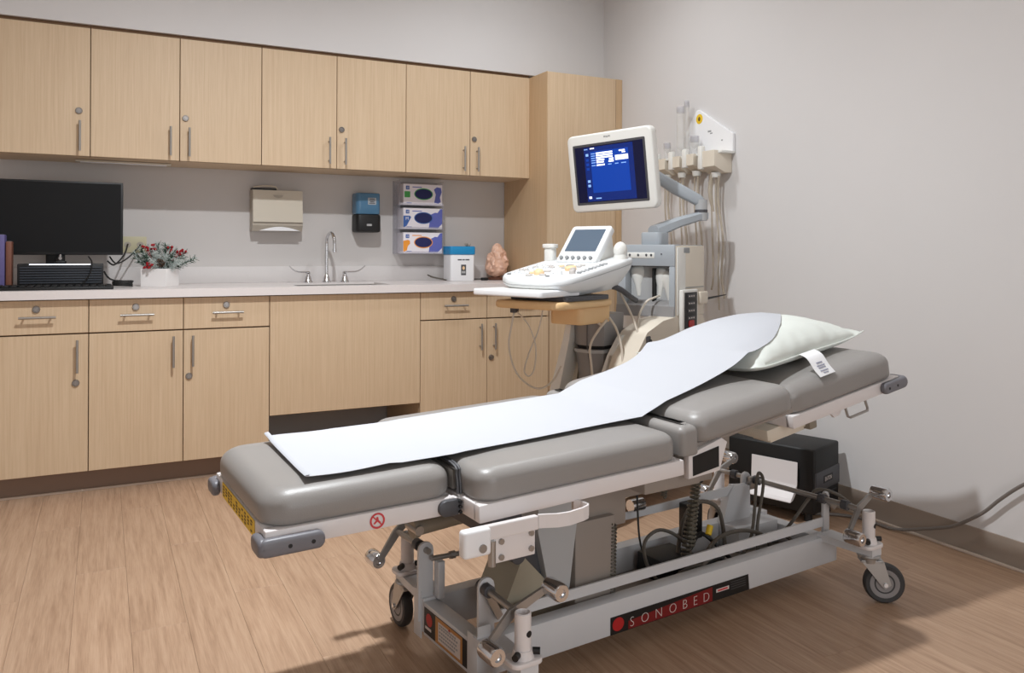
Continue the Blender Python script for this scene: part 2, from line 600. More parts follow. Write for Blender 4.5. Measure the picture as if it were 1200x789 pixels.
def bar_pull(door, x, z, yface, length, vert=True):
    bm = B()
    r = 0.0055
    yo = yface - 0.030
    if vert:
        cyl(bm, (x, yo, z - length / 2), (x, yo, z + length / 2), r, n=10)
        for s in (-1, 1):
            cyl(bm, (x, yo, z + s * length * 0.36), (x, yface + 0.001, z + s * length * 0.36), 0.0042, n=8)
    else:
        cyl(bm, (x - length / 2, yo, z), (x + length / 2, yo, z), r, n=10)
        for s in (-1, 1):
            cyl(bm, (x + s * length * 0.36, yo, z), (x + s * length * 0.36, yface + 0.001, z), 0.0042, n=8)
    return obj('handle', bm, 'steel', door)

def cam_lock(door, x, z, yface):
    bm = B()
    Mx = Matrix.Translation((x, yface + 0.001, z)) @ Matrix.Rotation(R(90), 4, 'X')
    lathe(bm, [(0.0155, 0), (0.0155, 0.006), (0.0135, 0.009), (0.0115, 0.009), (0.0105, 0.0075), (0.008, 0.0075), (0.0075, 0.0095), (0.001, 0.0095)], 20, Mx)
    lk = obj('lock', bm, 'lock', door)
    bm = B(); box(bm, x - 0.006, x + 0.006, yface - 0.0095, yface - 0.0088, z - 0.0012, z + 0.0012)
    return lk

def door_panel(root, x0, x1, z0, z1, yf, name='door', th=0.019):
    bm = B(); g = 0.0018
    box(bm, x0 + g, x1 - g, yf, yf + th, z0 + g, z1 - g, 0.0012, 1)
    return obj(name, bm, 'cab', root, smooth=False)

def carcass(root, x0, x1, y0, y1, z0, z1, name='body'):
    bm = B()
    box(bm, x0, x1, y0, y1, z0, z1)
    o = obj(name, bm, ['cab', 'cab_gap_shade'], root, smooth=False)
    for p in o.data.polygons:
        if p.normal.y < -0.5:
            p.material_index = 1  # front faces coloured dark so the gaps between doors look shaded
    return o

up_units = [
    ([0], [('R', True)], 'oak laminate wall cabinet with one locked door, at the far left above the black monitor'),
    ([1, 2], [('R', False), ('L', True)], 'oak laminate two-door wall cabinet above the berry planter and paper towel dispenser'),
    ([3, 4], [('R', False), ('L', True)], 'oak laminate two-door wall cabinet above the faucet and soap dispenser'),
    ([5, 6], [('R', False), ('L', True)], 'oak laminate two-door wall cabinet beside the tall cabinet, above the glove boxes'),
]
for idx, hs, lab in up_units:
    x0, x1 = XU[idx[0]], XU[idx[-1] + 1]
    t = thing('wall_cabinet', lab, 'cabinet', ((x0 + x1) / 2, 4.48, ZB))
    carcass(t, x0 + 0.0005, x1 - 0.0005, YU + 0.021, YB - 0.001, ZB + 0.001, ZT)
    bm = B(); box(bm, x0 + 0.0005, x1 - 0.0005, YU + 0.012, 4.40, ZT, ZT + 0.0155)
    obj('shadow_gap_strip', bm, 'cab_gap_shade', t, smooth=False)  # strip coloured dark for the shadow gap over the doors
    for i, (side, lk) in zip(idx, hs):
        d = door_panel(t, XU[i], XU[i + 1], ZB, ZT, YU)
        hx = XU[i + 1] - 0.043 if side == 'R' else XU[i] + 0.043
        bar_pull(d, hx, 1.628, YU, 0.142)
        if lk:
            cam_lock(d, hx - 0.005 if side == 'R' else hx - 0.017, 1.747, YU)

# under-cabinet light strip
t = thing('under_cabinet_light', 'slim cream light strip under the wall cabinet above the black monitor', 'light', (0.1, 4.45, 1.52))
bm = B(); box(bm, -0.12, 0.31, 4.45, 4.50, 1.5235, 1.5325, 0.002)
obj('housing', bm, 'towel', t)
bm = B(); box(bm, -0.10, 0.29, 4.455, 4.495, 1.5215, 1.5237, 0.0005)
obj('diffuser', bm, 'white', t)

WL = 0.3924
XB = [-0.4468, -0.0544, 0.338, 0.7304, 1.5136, 1.906, 2.298]
def base_cell(t, x0, x1, side, lk, dlk=True, pull=True):
    dr = door_panel(t, x0, x1, 0.7225, 0.872, YL, 'drawer')
    xc = (x0 + x1) / 2
    bar_pull(dr, xc, 0.798, YL, 0.14, False)
    if dlk:
        cam_lock(dr, xc - 0.006, 0.833, YL)
    d = door_panel(t, x0, x1, 0.105, 0.7195, YL)
    hx = x1 - 0.044 if side == 'R' else x0 + 0.040
    bar_pull(d, hx, 0.622, YL, 0.145)
    if lk:
        cam_lock(d, hx - 0.006 if side == 'R' else hx - 0.015, 0.503, YL)

t = thing('base_cabinet', 'oak laminate base cabinet at far left, one drawer over one locked door', 'cabinet', (-0.25, 4.36, 0.1))
carcass(t, XB[0], XB[1] - 0.0005, YL + 0.021, YB - 0.03, 0.105, 0.8754)
base_cell(t, XB[0], XB[1], 'R', True)
t = thing('base_cabinet', 'oak laminate base cabinet with two drawers over two doors, left of the sink panel', 'cabinet', (0.338, 4.36, 0.1))
carcass(t, XB[1], XB[3] - 0.0005, YL + 0.021, YB - 0.03, 0.105, 0.8754)
base_cell(t, XB[1], XB[2], 'R', False)
base_cell(t, XB[2], XB[3], 'L', True)
bm = B(); box(bm, XB[3] - 0.02, XB[3] - 0.001, 4.155, YB - 0.03, 0.0, 0.105); obj('side_panel', bm, 'cab_gap_shade', t, smooth=False)
t = thing('sink_cabinet', 'wide plain oak laminate sink front with open dark knee space below', 'cabinet', (1.122, 4.36, 0.28))
door_panel(t, XB[3], XB[4], 0.281, 0.872, YL, 'front_panel')
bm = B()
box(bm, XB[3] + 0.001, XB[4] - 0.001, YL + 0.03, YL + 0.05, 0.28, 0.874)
obj('apron', bm, 'cab_gap_shade', t, smooth=False)
t = thing('base_cabinet', 'oak laminate base cabinet with two drawers and two doors next to the tall cabinet', 'cabinet', (1.906, 4.36, 0.1))
carcass(t, XB[4] + 0.0005, XB[6] - 0.001, YL + 0.021, YB - 0.03, 0.105, 0.8754)
base_cell(t, XB[4], XB[5], 'R', False)
base_cell(t, XB[5], XB[6], 'L', True, dlk=False)
bm = B(); box(bm, XB[4] + 0.001, XB[4] + 0.02, 4.155, YB - 0.03, 0.0, 0.105); obj('side_panel', bm, 'cab_gap_shade', t, smooth=False)

t = thing('tall_cabinet', 'tall oak laminate cabinet in the corner behind the ultrasound machine', 'cabinet', (2.56, 4.37, 0))
YTL = 4.087
carcass(t, 2.300, 2.8255, YTL + 0.021, YB - 0.03, 0.105, ZT)
door_panel(t, 2.300, 2.777, 0.105, ZT + 0.0, YTL)
bm = B(); box(bm, 2.7795, 2.8255, YTL + 0.006, YTL + 0.021, 0.105, ZT); obj('filler_strip', bm, 'cab_side', t, smooth=False)
bm = B(); box(bm, 2.2985, 2.3005, YTL + 0.001, 4.645, 0.105, ZT); obj('side_panel', bm, 'cab_side', t, smooth=False)

# ================================================================ countertop, sink, faucet
t = thing('countertop', 'pale solid surface worktop running along the back wall with low backsplash', 'countertop', (0.92, 4.34, 0.875))
bm = B()
SX0, SX1, SY0, SY1 = 0.88, 1.38, 4.13, 4.46
for (a, b_, c, d) in ((-0.447, SX0, 4.030, 4.6495), (SX1, 2.297, 4.030, 4.6495), (SX0, SX1, 4.030, SY0), (SX0, SX1, SY1, 4.6495)):
    box(bm, a, b_, c, d, 0.8755, 0.914)
bmesh.ops.remove_doubles(bm, verts=bm.verts, dist=1e-5)
obj('slab', bm, 'counter', t, smooth=False)
bm = B(); box(bm, -0.447, 2.297, 4.637, 4.6495, 0.914, 1.003, 0.002)
obj('backsplash', bm, 'splash', t)

t = thing('sink', 'undermounted steel sink set into the pale worktop', 'sink', (1.13, 4.3, 0.73))
bm = B()
o_ = rrect(SX1 - SX0 - 0.002, SY1 - SY0 - 0.002, 0.004, 5, (SX0 + SX1) / 2, (SY0 + SY1) / 2)
i_ = rrect(SX1 - SX0 - 0.03, SY1 - SY0 - 0.03, 0.04, 5, (SX0 + SX1) / 2, (SY0 + SY1) / 2)
f_ = rrect(SX1 - SX0 - 0.06, SY1 - SY0 - 0.06, 0.05, 5, (SX0 + SX1) / 2, (SY0 + SY1) / 2)
loft(bm, [[(p[0], p[1], z) for p in q] for q, z in ((o_, 0.70), (o_, 0.905), (i_, 0.905), (i_, 0.76), (f_, 0.715))])
obj('basin', bm, 'steel', t)
bm = B(); lathe(bm, [(0.03, 0), (0.03, 0.003), (0.022, 0.004), (0.001, 0.002)], 18, Matrix.Translation((1.13, 4.3, 0.716)))
obj('drain', bm, 'chrome', t)

FX, FY = 1.131, 4.55
t = thing('faucet', 'chrome gooseneck faucet with two wing handles on the worktop', 'faucet', (FX, FY, 0.914))
bell = [(0.026, 0), (0.026, 0.004), (0.021, 0.012), (0.018, 0.026), (0.014, 0.036), (0.011, 0.040)]
bm = B()
lathe(bm, bell + [(0.0095, 0.05)], 20, Matrix.Translation((FX, FY, 0.9141)))
pts = [(FX, FY, 0.95), (FX, FY, 1.13)]
for k in range(11):
    a = R(180 * k / 10)
    pts.append((FX + 0.012 * (1 - math.cos(a)) / 2, FY - 0.062 * (1 - math.cos(a)), 1.135 + 0.058 * math.sin(a)))
pts.append((FX + 0.012, FY - 0.124, 1.100))
tube(bm, pts, 0.0088, 12)
obj('spout', bm, 'chrome', t)
bm = B(); cyl(bm, (FX + 0.012, FY - 0.124, 1.102), (FX + 0.012, FY - 0.124, 1.085), 0.0115, 0.0108, 16)
obj('aerator', bm, 'chrome', t)
for s in (-1, 1):
    hx = FX + s * 0.104
    bm = B()
    lathe(bm, bell + [(0.010, 0.044), (0.012, 0.048), (0.012, 0.058), (0.008, 0.062), (0.001, 0.062)], 20, Matrix.Translation((hx, FY, 0.9141)))
    h = obj('handle', bm, 'chrome', t)
    rings = []
    for k in range(7):
        u = k / 6
        px = hx + s * (0.004 + 0.105 * u)
        pz = 0.972 + 0.002 * u + 0.032 * max(0, (u - 0.45) / 0.55) ** 2
        wd = 0.006 + 0.008 * u
        rings.append([(px, FY - 0.03 * u + wd * math.cos(2 * PI * q / 10), pz + 0.004 * math.sin(2 * PI * q / 10)) for q in range(10)])
    bm = B(); loft(bm, rings); obj('blade', bm, 'chrome', h)

# ================================================================ things on the back wall
t = thing('paper_towel_dispenser', 'cream paper towel dispenser on the back wall under the cabinets', 'dispenser', (0.86, 4.6, 1.2))
x0, x1, y0 = 0.726, 0.997, 4.552
bm = B()
loft(bm, [[(x0, 4.6495, 1.2), (x0, 4.6495, 1.425), (x0, y0 + 0.012, 1.425), (x0, y0, 1.23), (x0, y0 + 0.02, 1.2)],
          [(x1, 4.6495, 1.2), (x1, 4.6495, 1.425), (x1, y0 + 0.012, 1.425), (x1, y0, 1.23), (x1, y0 + 0.02, 1.2)]])
obj('cabinet_body', bm, 'towel_d', t, smooth=False)
bm = B()
loft(bm, [[(x, y0 - 0.003, 1.249), (x, y0 + 0.009, 1.424), (x, y0 + 0.004, 1.424), (x, y0 - 0.010, 1.249)] for x in (x0 + 0.002, x1 - 0.002)])
cov = obj('front_cover', bm, 'towel', t, smooth=False)
bm = B(); prism(bm, [(-0.028, 0.0), (-0.02, -0.012), (0.0, -0.017), (0.02, -0.012), (0.028, 0.0)], 0, 0.0012, frame_m(((x0 + x1) / 2, y0 - 0.0015, 1.398), (1, 0, 0), (0, 0.05, 1)))
obj('finger_notch', bm, 'towel_d', cov, smooth=False)
bm = B()
pl = [(-0.11, 0.0)] + [(-0.11 + 0.22 * i / 12, 0.022 * math.sin(PI * i / 12)) for i in range(1, 12)] + [(0.11, 0.0)]
prism(bm, pl, 0, 0.012, frame_m(((x0 + x1) / 2 + 0.01, y0 + 0.012, 1.2015), (1, 0, 0), (0, 0, 1)))
obj('paper_towel', bm, 'white', t, smooth=False)
bm = B(); box(bm, x0 + 0.002, x0 + 0.135, y0 + 0.02, 4.64, 1.426, 1.436)
obj('top_tray', bm, 'black', t, smooth=False)
bm = B(); tube(bm, [(x0 + 0.006, y0 + 0.018, 1.438), (x0 + 0.06, y0 + 0.018, 1.447), (x0 + 0.12, y0 + 0.018, 1.445), (x0 + 0.136, y0 + 0.018, 1.428)], 0.004, 8, 4)
obj('tray_rim', bm, 'towel', t)

t = thing('soap_dispenser', 'blue and black soap dispenser on the back wall right of the faucet', 'dispenser', (1.37, 4.6, 1.2))
bm = B(); prism(bm, rrect(0.142, 0.115, 0.022, 5, 1.371, 4.592), 1.304, 1.428, bev=0.008)
obj('reservoir', bm, 'soap', t)
bm = B(); prism(bm, rrect(0.146, 0.125, 0.026, 5, 1.371, 4.5875), 1.20, 1.304, bev=0.012)
bd = obj('push_cover', bm, 'dark', t)
bm = B(); prism(bm, rrect(0.03, 0.012, 0.004), 0, 0.001, frame_m((1.371, 4.5246, 1.242), (1, 0, 0), (0, 0, 1)))
obj('emblem', bm, 'lgrey', bd)
bm = B(); prism(bm, rrect(0.05, 0.04, 0.004), 0, 0.001, frame_m((1.39, 4.5340, 1.38), (1, 0, 0), (0, 0, 1)))
lb = obj('print_panel', bm, 'bluegrey', t)
for k, (wd, zz) in enumerate(((0.03, 1.393), (0.036, 1.384), (0.024, 1.376), (0.036, 1.368))):
    bm = B(); box(bm, 1.39 - wd / 2, 1.39 + wd / 2, 4.5320, 4.5329, zz - 0.0022, zz + 0.0022)
    obj('print_line', bm, 'dgrey', lb, smooth=False)

# clear glove rack and three cartons
t = thing('glove_box_rack', 'clear acrylic rack holding three glove cartons on the back wall', 'rack', (1.69, 4.6, 1.08))
gx0, gx1, gy = 1.553, 1.832, 4.528
bm = B(); box(bm, gx0, gx1, 4.645, 4.6495, 1.075, 1.512); obj('back_plate', bm, 'acrylic', t, smooth=False)
for xx in (gx0, gx1 - 0.004):
    bm = B(); box(bm, xx, xx + 0.004, gy, 4.645, 1.075, 1.512); obj('side_plate', bm, 'acrylic', t, smooth=False)
for zz in (1.075, 1.220, 1.362):
    bm = B(); box(bm, gx0 + 0.004, gx1 - 0.004, gy, 4.645, zz, zz + 0.003); obj('shelf', bm, 'acrylic', t, smooth=False)
    bm = B(); box(bm, gx0 + 0.004, gx1 - 0.004, gy, gy + 0.003, zz + 0.003, zz + 0.016); obj('front_lip', bm, 'acrylic', t, smooth=False)
def glove_carton(z0, accent, slot, lab, shape, letter, ring):
    t = thing('glove_carton', lab, 'box', (1.70, 4.58, z0), group='glove cartons in the clear rack')
    x0, x1, y0, h = 1.580, 1.826, 4.533, 0.124
    bm = B(); box(bm, x0, x1, y0, 4.642, z0, z0 + h, 0.0015, 1); obj('carton', bm, 'glove_w', t, smooth=False)
    def F(cx, cz):
        return frame_m((cx, y0 - 0.0002, cz), (1, 0, 0), (0, 0, 1))
    # violet glove pattern on the right
    if shape == 0:
        P_ = [(-0.022, -0.045), (0.004, -0.05), (0.020, -0.04), (0.014, -0.012), (0.026, 0.02), (0.02, 0.045), (-0.006, 0.048), (-0.024, 0.034), (-0.012, 0.004)]
        c = (x1 - 0.03, z0 + h / 2)
    else:
        P_ = [(-0.052, -0.058), (0.006, -0.058), (0.034, -0.03), (0.034, 0.058), (0.022, 0.058), (0.004, 0.034), (-0.012, 0.036), (-0.05, 0.018), (-0.044, -0.01)]
        c = (x1 - 0.0345, z0 + h / 2 + 0.002)
    bm = B(); prism(bm, P_, 0, 0.0006, F(*c)); obj('glove_picture', bm, 'glove_p', t, smooth=False)
    cx = x0 + 0.126; cz = z0 + h / 2 + 0.004
    bm = B(); prism(bm, ellipse(0.118, 0.070, 28), 0.0004, 0.0010, F(cx, cz)); obj('slot_ring', bm, ring, t, smooth=False)
    bm = B(); prism(bm, ellipse(0.108, 0.060, 28), 0.0008, 0.0016, F(cx, cz)); obj('slot', bm, slot, t, smooth=False)
    bm = B(); prism(bm, rrect(0.022, 0.022, 0.003), 0, 0.0008, F(x0 + 0.026, z0 + 0.102)); obj('corner_mark', bm, 'glove_b', t, smooth=False)
    text_obj('corner_symbol', 'O', 0.017, frame_m((x0 + 0.0205, y0 - 0.0012, z0 + 0.096), (1, 0, 0), (0, 0, 1)), 'glove_w', t)
    if shape == 0:
        bm = B(); prism(bm, rrect(0.036, 0.036, 0.004), 0, 0.0008, F(x0 + 0.024, z0 + 0.062)); obj('size_patch', bm, accent, t, smooth=False)
    elif shape == 1:
        bm = B(); prism(bm, [(-0.02, -0.05), (0.0, -0.04), (0.028, 0.012), (0.02, 0.02), (-0.02, 0.02)], 0, 0.0007, F(x0 + 0.0205, z0 + 0.058)); obj('size_patch', bm, accent, t, smooth=False)
    else:
        bm = B(); prism(bm, [(-0.022, -0.05), (0.0, -0.04), (0.006, -0.014), (0.02, 0.0), (0.018, 0.018), (0.004, 0.022), (-0.022, 0.016)], 0, 0.0007, F(x0 + 0.0225, z0 + 0.058)); obj('size_patch', bm, accent, t, smooth=False)
    if letter:
        text_obj('size_letter', letter, 0.026, frame_m((x0 + 0.013, y0 - 0.0012, z0 + 0.053), (1, 0, 0), (0, 0, 1)), 'glove_w', t)
    bm = B(); box(bm, x0 + 0.056, x0 + 0.115, y0 - 0.0008, y0, z0 + 0.104, z0 + 0.109); obj('print_line', bm, 'glove_p' if shape != 2 else 'glove_o', t, smooth=False)
    bm = B(); box(bm, x0 + 0.02, x0 + 0.052, y0 - 0.0008, y0, z0 + 0.010, z0 + 0.014); obj('print_line', bm, 'glove_b', t, smooth=False)
glove_carton(1.366, 'glove_g', 'glove_dk', 'white glove carton with green patch and green-rimmed slot, top of the clear rack', 0, '', 'glove_g')
glove_carton(1.2235, 'glove_b', 'glove_dk', 'white and violet glove carton with blue patch and letter M, middle of the clear rack', 1, 'M', 'glove_b')
glove_carton(1.0785, 'glove_o', 'glove_dk', 'white and violet glove carton with orange patch, bottom of the clear rack', 2, '', 'glove_o')

t = thing('wall_outlet', 'ivory wall outlet plate behind the berry planter', 'outlet', (0.15, 4.648, 1.09))
bm = B(); box(bm, 0.085, 0.205, 4.643, 4.6495, 1.078, 1.162, 0.002); obj('cover_plate', bm, 'outlet', t)
for xx in (0.115, 0.175):
    bm = B(); prism(bm, ellipse(0.034, 0.03, 14), 0, 0.002, frame_m((xx, 4.643, 1.12), (1, 0, 0), (0, 0, 1))); obj('socket', bm, 'towel_d', t)

# ================================================================ things on the worktop
CT = 0.9142
t = thing('desktop_monitor', 'large black switched-off monitor at the left end of the worktop', 'monitor', (-0.2, 4.38, CT))
bm = B(); box(bm, -0.475, 0.088, 4.35, 4.385, 1.068, 1.418, 0.004); scr = obj('screen_housing', bm, 'dark', t)
bm = B(); box(bm, -0.465, 0.078, 4.3492, 4.3505, 1.082, 1.41); obj('display', bm, 'screen_off', t, smooth=False)
bm = B(); box(bm, -0.24, -0.16, 4.385, 4.42, 0.93, 1.25, 0.006); obj('neck', bm, 'dark', t)
bm = B(); prism(bm, rrect(0.28, 0.14, 0.03, 5, -0.2, 4.44), CT, CT + 0.014, bev=0.004); obj('foot', bm, 'dark', t)

t = thing('desktop_printer', 'black desktop recorder with ribbed front panel under the black monitor', 'printer', (-0.17, 4.3, CT))
bm = B(); box(bm, -0.345, 0.004, 4.262, 4.342, CT, 1.028, 0.004); obj('case', bm, 'dark', t)
for k in range(7):
    zz = 0.938 + 0.0115 * k
    bm = B(); box(bm, -0.335, -0.004, 4.254, 4.264, zz, zz + 0.0068, 0.001, 1); obj('rib', bm, 'rib', t)
bm = B(); box(bm, -0.298, -0.05, 4.258, 4.2625, 1.0225, 1.0275); obj('light_bar', bm, 'scr_white', t, smooth=False)

t = thing('webcam', 'small black webcam with chrome cap resting on the ribbed black printer', 'camera', (-0.18, 4.275, 1.0285))
bm = B(); prism(bm, rrect(0.05, 0.034, 0.01, 4, -0.175, 4.29), 1.0287, 1.040, bev=0.003); obj('foot', bm, 'black', t)
bm = B(); cyl(bm, (-0.175, 4.29, 1.038), (-0.175, 4.29, 1.062), 0.016, 0.014, 16); obj('body', bm, 'dark', t)
bm = B(); cyl(bm, (-0.175, 4.275, 1.053), (-0.175, 4.270, 1.053), 0.008, 0.007, 14); obj('lens', bm, 'chrome', t)
bm = B(); lathe(bm, [(0.006, 0), (0.006, 0.006), (0.003, 0.01), (0.001, 0.011)], 12, Matrix.Translation((-0.175, 4.285, 1.0615))); obj('cap', bm, 'chrome', t)

t = thing('keyboard', 'low black keyboard lying on the worktop in front of the ribbed printer', 'keyboard', (-0.18, 4.15, CT))
bm = B(); box(bm, -0.42, 0.045, 4.09, 4.235, CT, CT + 0.014, 0.004); kb = obj('tray', bm, 'black', t)
kbm = None
for r_ in range(5):
    for c_ in range(15):
        cx = -0.405 + c_ * 0.0306; cy = 4.104 + r_ * 0.0265
        if kbm is None:
            b = B(); box(b, -0.012, 0.012, -0.010, 0.010, 0, 0.007, 0.002, 1); o = obj('key', b, 'dark', None); kbm = o.data
        else:
            o = bpy.data.objects.new('key', kbm); COL.objects.link(o)
        o.location = (cx, cy, CT + 0.0138); attach(o, t)

def binder(x0, x1, y0, y1, h, m, lab, m2='white'):
    t = thing('binder', lab, 'binder', ((x0 + x1) / 2, (y0 + y1) / 2, CT))
    bm = B(); box(bm, x0, x1, y0, y1, CT, CT + h, 0.003); obj('cover', bm, m, t)
    bm = B(); box(bm, x0 + 0.006, x1 - 0.006, y0 - 0.0012, y0, CT + 0.06, CT + 0.12); obj('spine_label', bm, m2, t, smooth=False)
    bm = B(); box(bm, x0 + 0.004, x1 - 0.004, y0 + 0.006, y1 + 0.002, CT + h - 0.004, CT + h + 0.0006); obj('pages', bm, 'paper', t, smooth=False)
binder(-0.428, -0.392, 4.245, 4.345, 0.245, 'purple', 'purple binder standing at the left edge of the worktop beside the monitor', 'purple')
binder(-0.389, -0.366, 4.262, 4.345, 0.215, 'maroon', 'thin brown binder standing between the purple binder and the ribbed printer', 'maroon')

def cable(name, pts, r, m, lab, cat='cable', n=8, k=6):
    bm = B(); tube(bm, pts, r, n, k)
    o = obj(name, bm, m)
    return tag(o, lab, cat)
z0 = CT + 0.005
cable('power_cable', [(0.02, 4.36, 1.04), (0.045, 4.37, 1.02), (0.07, 4.42, 1.035), (0.10, 4.54, 1.075), (0.115, 4.625, 1.118), (0.115, 4.6415, 1.12)], 0.0042, 'cable_b', 'black plug cable rising from behind the monitor to the ivory outlet')
cable('power_cable', [(0.03, 4.40, 1.06), (0.06, 4.43, 1.026), (0.11, 4.50, 1.05), (0.16, 4.60, 1.10), (0.175, 4.6415, 1.12)], 0.0036, 'cable_b', 'thinner black cable drooping below the other one to the outlet')
cable('monitor_cable', [(-0.06, 4.34, 1.06), (-0.045, 4.255, 1.035), (-0.05, 4.243, 0.99), (-0.07, 4.243, 0.95), (-0.09, 4.243, 0.934)], 0.003, 'cable_b', 'thin black cable hanging over the ribbed front of the printer')
pts = []
for k in range(40):
    a = 2 * PI * k / 13
    pts.append((0.085 + 0.042 * math.cos(a), 4.30 + 0.03 * math.sin(a), z0 + 0.0002 + 0.0006 * k))
pts = [(0.006, 4.345, 0.99), (0.02, 4.335, 0.965), (0.05, 4.33, 0.945)] + pts[::-1]
cable('cable_coil', pts, 0.0042, 'cable_b', 'black cable wound in a coil on the worktop next to the planter', n=6, k=2)

# planter with frosted pine and berries
c0 = Vector((0.276, 4.252)); e1 = Vector((-0.112, 0.060)).normalized(); e2 = Vector((0.060, 0.112)).normalized()
pc = c0 + e1 * 0.0635 + e2 * 0.07
t = thing('berry_planter', 'square whitewashed planter with frosted pine sprigs and red berries on the worktop', 'plant', (pc.x, pc.y, CT))
Fm = frame_m((c0.x, c0.y, 0), (e1.x, e1.y, 0), (-e2.x, -e2.y, 0))
Fm = Matrix(((e1.x, e2.x, 0, c0.x), (e1.y, e2.y, 0, c0.y), (0, 0, 1, 0), (0, 0, 0, 1)))
bm = B()
PBX, PBY, PBH = 0.127, 0.14, 0.088
for a, b_, c, d in ((0, PBX, 0, 0.008), (0, PBX, PBY - 0.008, PBY), (0, 0.008, 0.008, PBY - 0.008), (PBX - 0.008, PBX, 0.008, PBY - 0.008)):
    box(bm, a, b_, c, d, CT, CT + PBH, 0.001, 1, Fm)
box(bm, 0.008, PBX - 0.008, 0.008, PBY - 0.008, CT, CT + 0.07, 0, 1, Fm)
obj('planter_box', bm, 'planter', t)
rnd = random.Random(3)
def sprig(base, tip, nl, m, dens=60):
    base = Vector(base); tip = Vector(tip)
    d = (tip - base)
    bm = B()
    cyl(bm, base, tip, 0.0022, 0.0012, 6)
    for k in range(dens):
        u = 0.12 + 0.88 * k / dens
        p = base + d * u
        dirn = d.normalized() * 0.55 + Vector((rnd.uniform(-1, 1), rnd.uniform(-1, 1), rnd.uniform(-1, 1))) * 0.85
        q = p + dirn.normalized() * nl * rnd.uniform(0.7, 1.15)
        cyl(bm, p, q, 0.0016, 0.0007, 4, mi=(1 if rnd.random() < 0.38 else 0) if m is None else m)
    return obj('pine_sprig', bm, ['needle', 'frost'], t, smooth=False)
top = CT + PBH - 0.012
sp = [((-.03, -.01), (-.07, -.02, .10)), ((.01, -.01), (.02, -.01, .12)), ((.0, .0), (.09, .0, .085)), ((-.01, -.02), (-.02, -.045, .085)), ((.02, -.03), (.04, -.05, .075)), ((-.02, -.03), (-.085, -.02, .055)), ((0, -.02), (-.045, .0, .105)), ((.0, .02), (-.005, .03, .12)), ((.0, -.03), (.02, -.05, .07)), ((.02, .0), (.055, .01, .095)),
      ((.02, -.02), (.085, -.03, .06)), ((.03, .03), (.13, .02, .055)), ((-.03, .02), (-.09, .04, .08)), ((0, .0), (.03, .03, .11)), ((-.01, -.04), (-.03, -.075, .04)), ((.03, -.03), (.06, -.06, .045)), ((-.03, 0), (-.06, -.05, .075))]
for i, (b_, e) in enumerate(sp):
    sprig((pc.x + b_[0], pc.y + b_[1], top), (pc.x + e[0] * 1.25, pc.y + e[1], top + e[2] * 1.08), 0.028, (1 if i in (3, 8, 14, 15) else None), 120)
for i, (bx_, by_, bz_) in enumerate([(-.068, -.04, .115), (-.03, -.03, .118), (.045, -.02, .108), (.088, -.01, .09), (-.07, -.06, .03), (-.05, -.075, .028), (.105, .0, .095)]):
    bm = B()
    for k in range(5):
        q = Vector((pc.x + bx_ + rnd.uniform(-.013, .013), pc.y + by_ + rnd.uniform(-.013, .013), top + bz_ + rnd.uniform(-.014, .012)))
        tt = bmesh.new(); bmesh.ops.create_icosphere(tt, subdivisions=1, radius=0.0068); _merge(bm, tt, Matrix.Translation(q))
        cyl(bm, q, (pc.x + bx_ * 0.5, pc.y + by_ * 0.5, top + bz_ * 0.45), 0.0009, n=4)
    obj('berry_cluster', bm, 'berry', t)
bm = B()
for k in range(26):
    a = k * 2.4; zz = k / 26
    rr = 0.020 * math.sin(PI * (0.15 + 0.8 * zz))
    q = Vector((pc.x - 0.005 + rr * math.cos(a), pc.y - 0.055 + rr * math.sin(a), top + 0.022 + 0.036 * zz))
    tt = bmesh.new(); bmesh.ops.create_icosphere(tt, subdivisions=1, radius=0.008); _merge(bm, tt, Matrix.Translation(q) @ Matrix.Diagonal((1, 1, 0.5, 1)))
obj('pine_cone', bm, 'cone', t)

# wipes tub
t = thing('wipes_tub', 'white square wipes tub with blue lid on the worktop under the glove rack', 'container', (1.915, 4.46, CT))
wx, wy = 1.922, 4.50
bm = B(); prism(bm, rrect(0.156, 0.125, 0.014, 5, wx, wy), CT, CT + 0.158, bev=0.004); tb = obj('tub', bm, 'white', t)
bm = B(); prism(bm, rrect(0.166, 0.135, 0.016, 5, wx, wy), CT + 0.158, CT + 0.208, bev=0.006); obj('lid', bm, 'lid', t)
yf = wy - 0.0628
bm = B(); box(bm, wx - 0.012, wx + 0.020, yf - 0.0008, yf, CT + 0.035, CT + 0.098); lb = obj('label', bm, 'dgrey', t, smooth=False)
bm = B(); prism(bm, ellipse(0.016, 0.022, 14), 0, 0.0006, frame_m((wx + 0.004, yf - 0.0008, CT + 0.078), (1, 0, 0), (0, 0, 1))); obj('label_picture', bm, 'key_orange', lb)
bm = B(); box(bm, wx - 0.008, wx + 0.016, yf - 0.0014, yf - 0.0006, CT + 0.046, CT + 0.060); obj('label_picture', bm, 'lgrey', lb, smooth=False)
for k, (a, b_) in enumerate(((-0.034, -0.008), (-0.004, 0.012), (0.016, 0.042))):
    bm = B(); box(bm, wx + a, wx + b_, yf - 0.0008, yf, CT + 0.124, CT + 0.131); obj('print_line', bm, 'dgrey', t, smooth=False)
cable('lamp_cord', [(2.10, 4.555, z0), (2.05, 4.585, z0), (1.90, 4.60, z0), (1.80, 4.60, z0 + 0.012), (1.745, 4.56, z0 + 0.03), (1.752, 4.50, z0 + 0.02), (1.81, 4.49, z0 + 0.006), (1.838, 4.49, z0)], 0.0042, 'cable_g', 'grey cord looping on the worktop left of the wipes tub', 'cord')
t = thing('small_succulent', 'tiny dark green sprig standing behind the blue-lidded wipes tub', 'plant', (2.03, 4.615, CT))
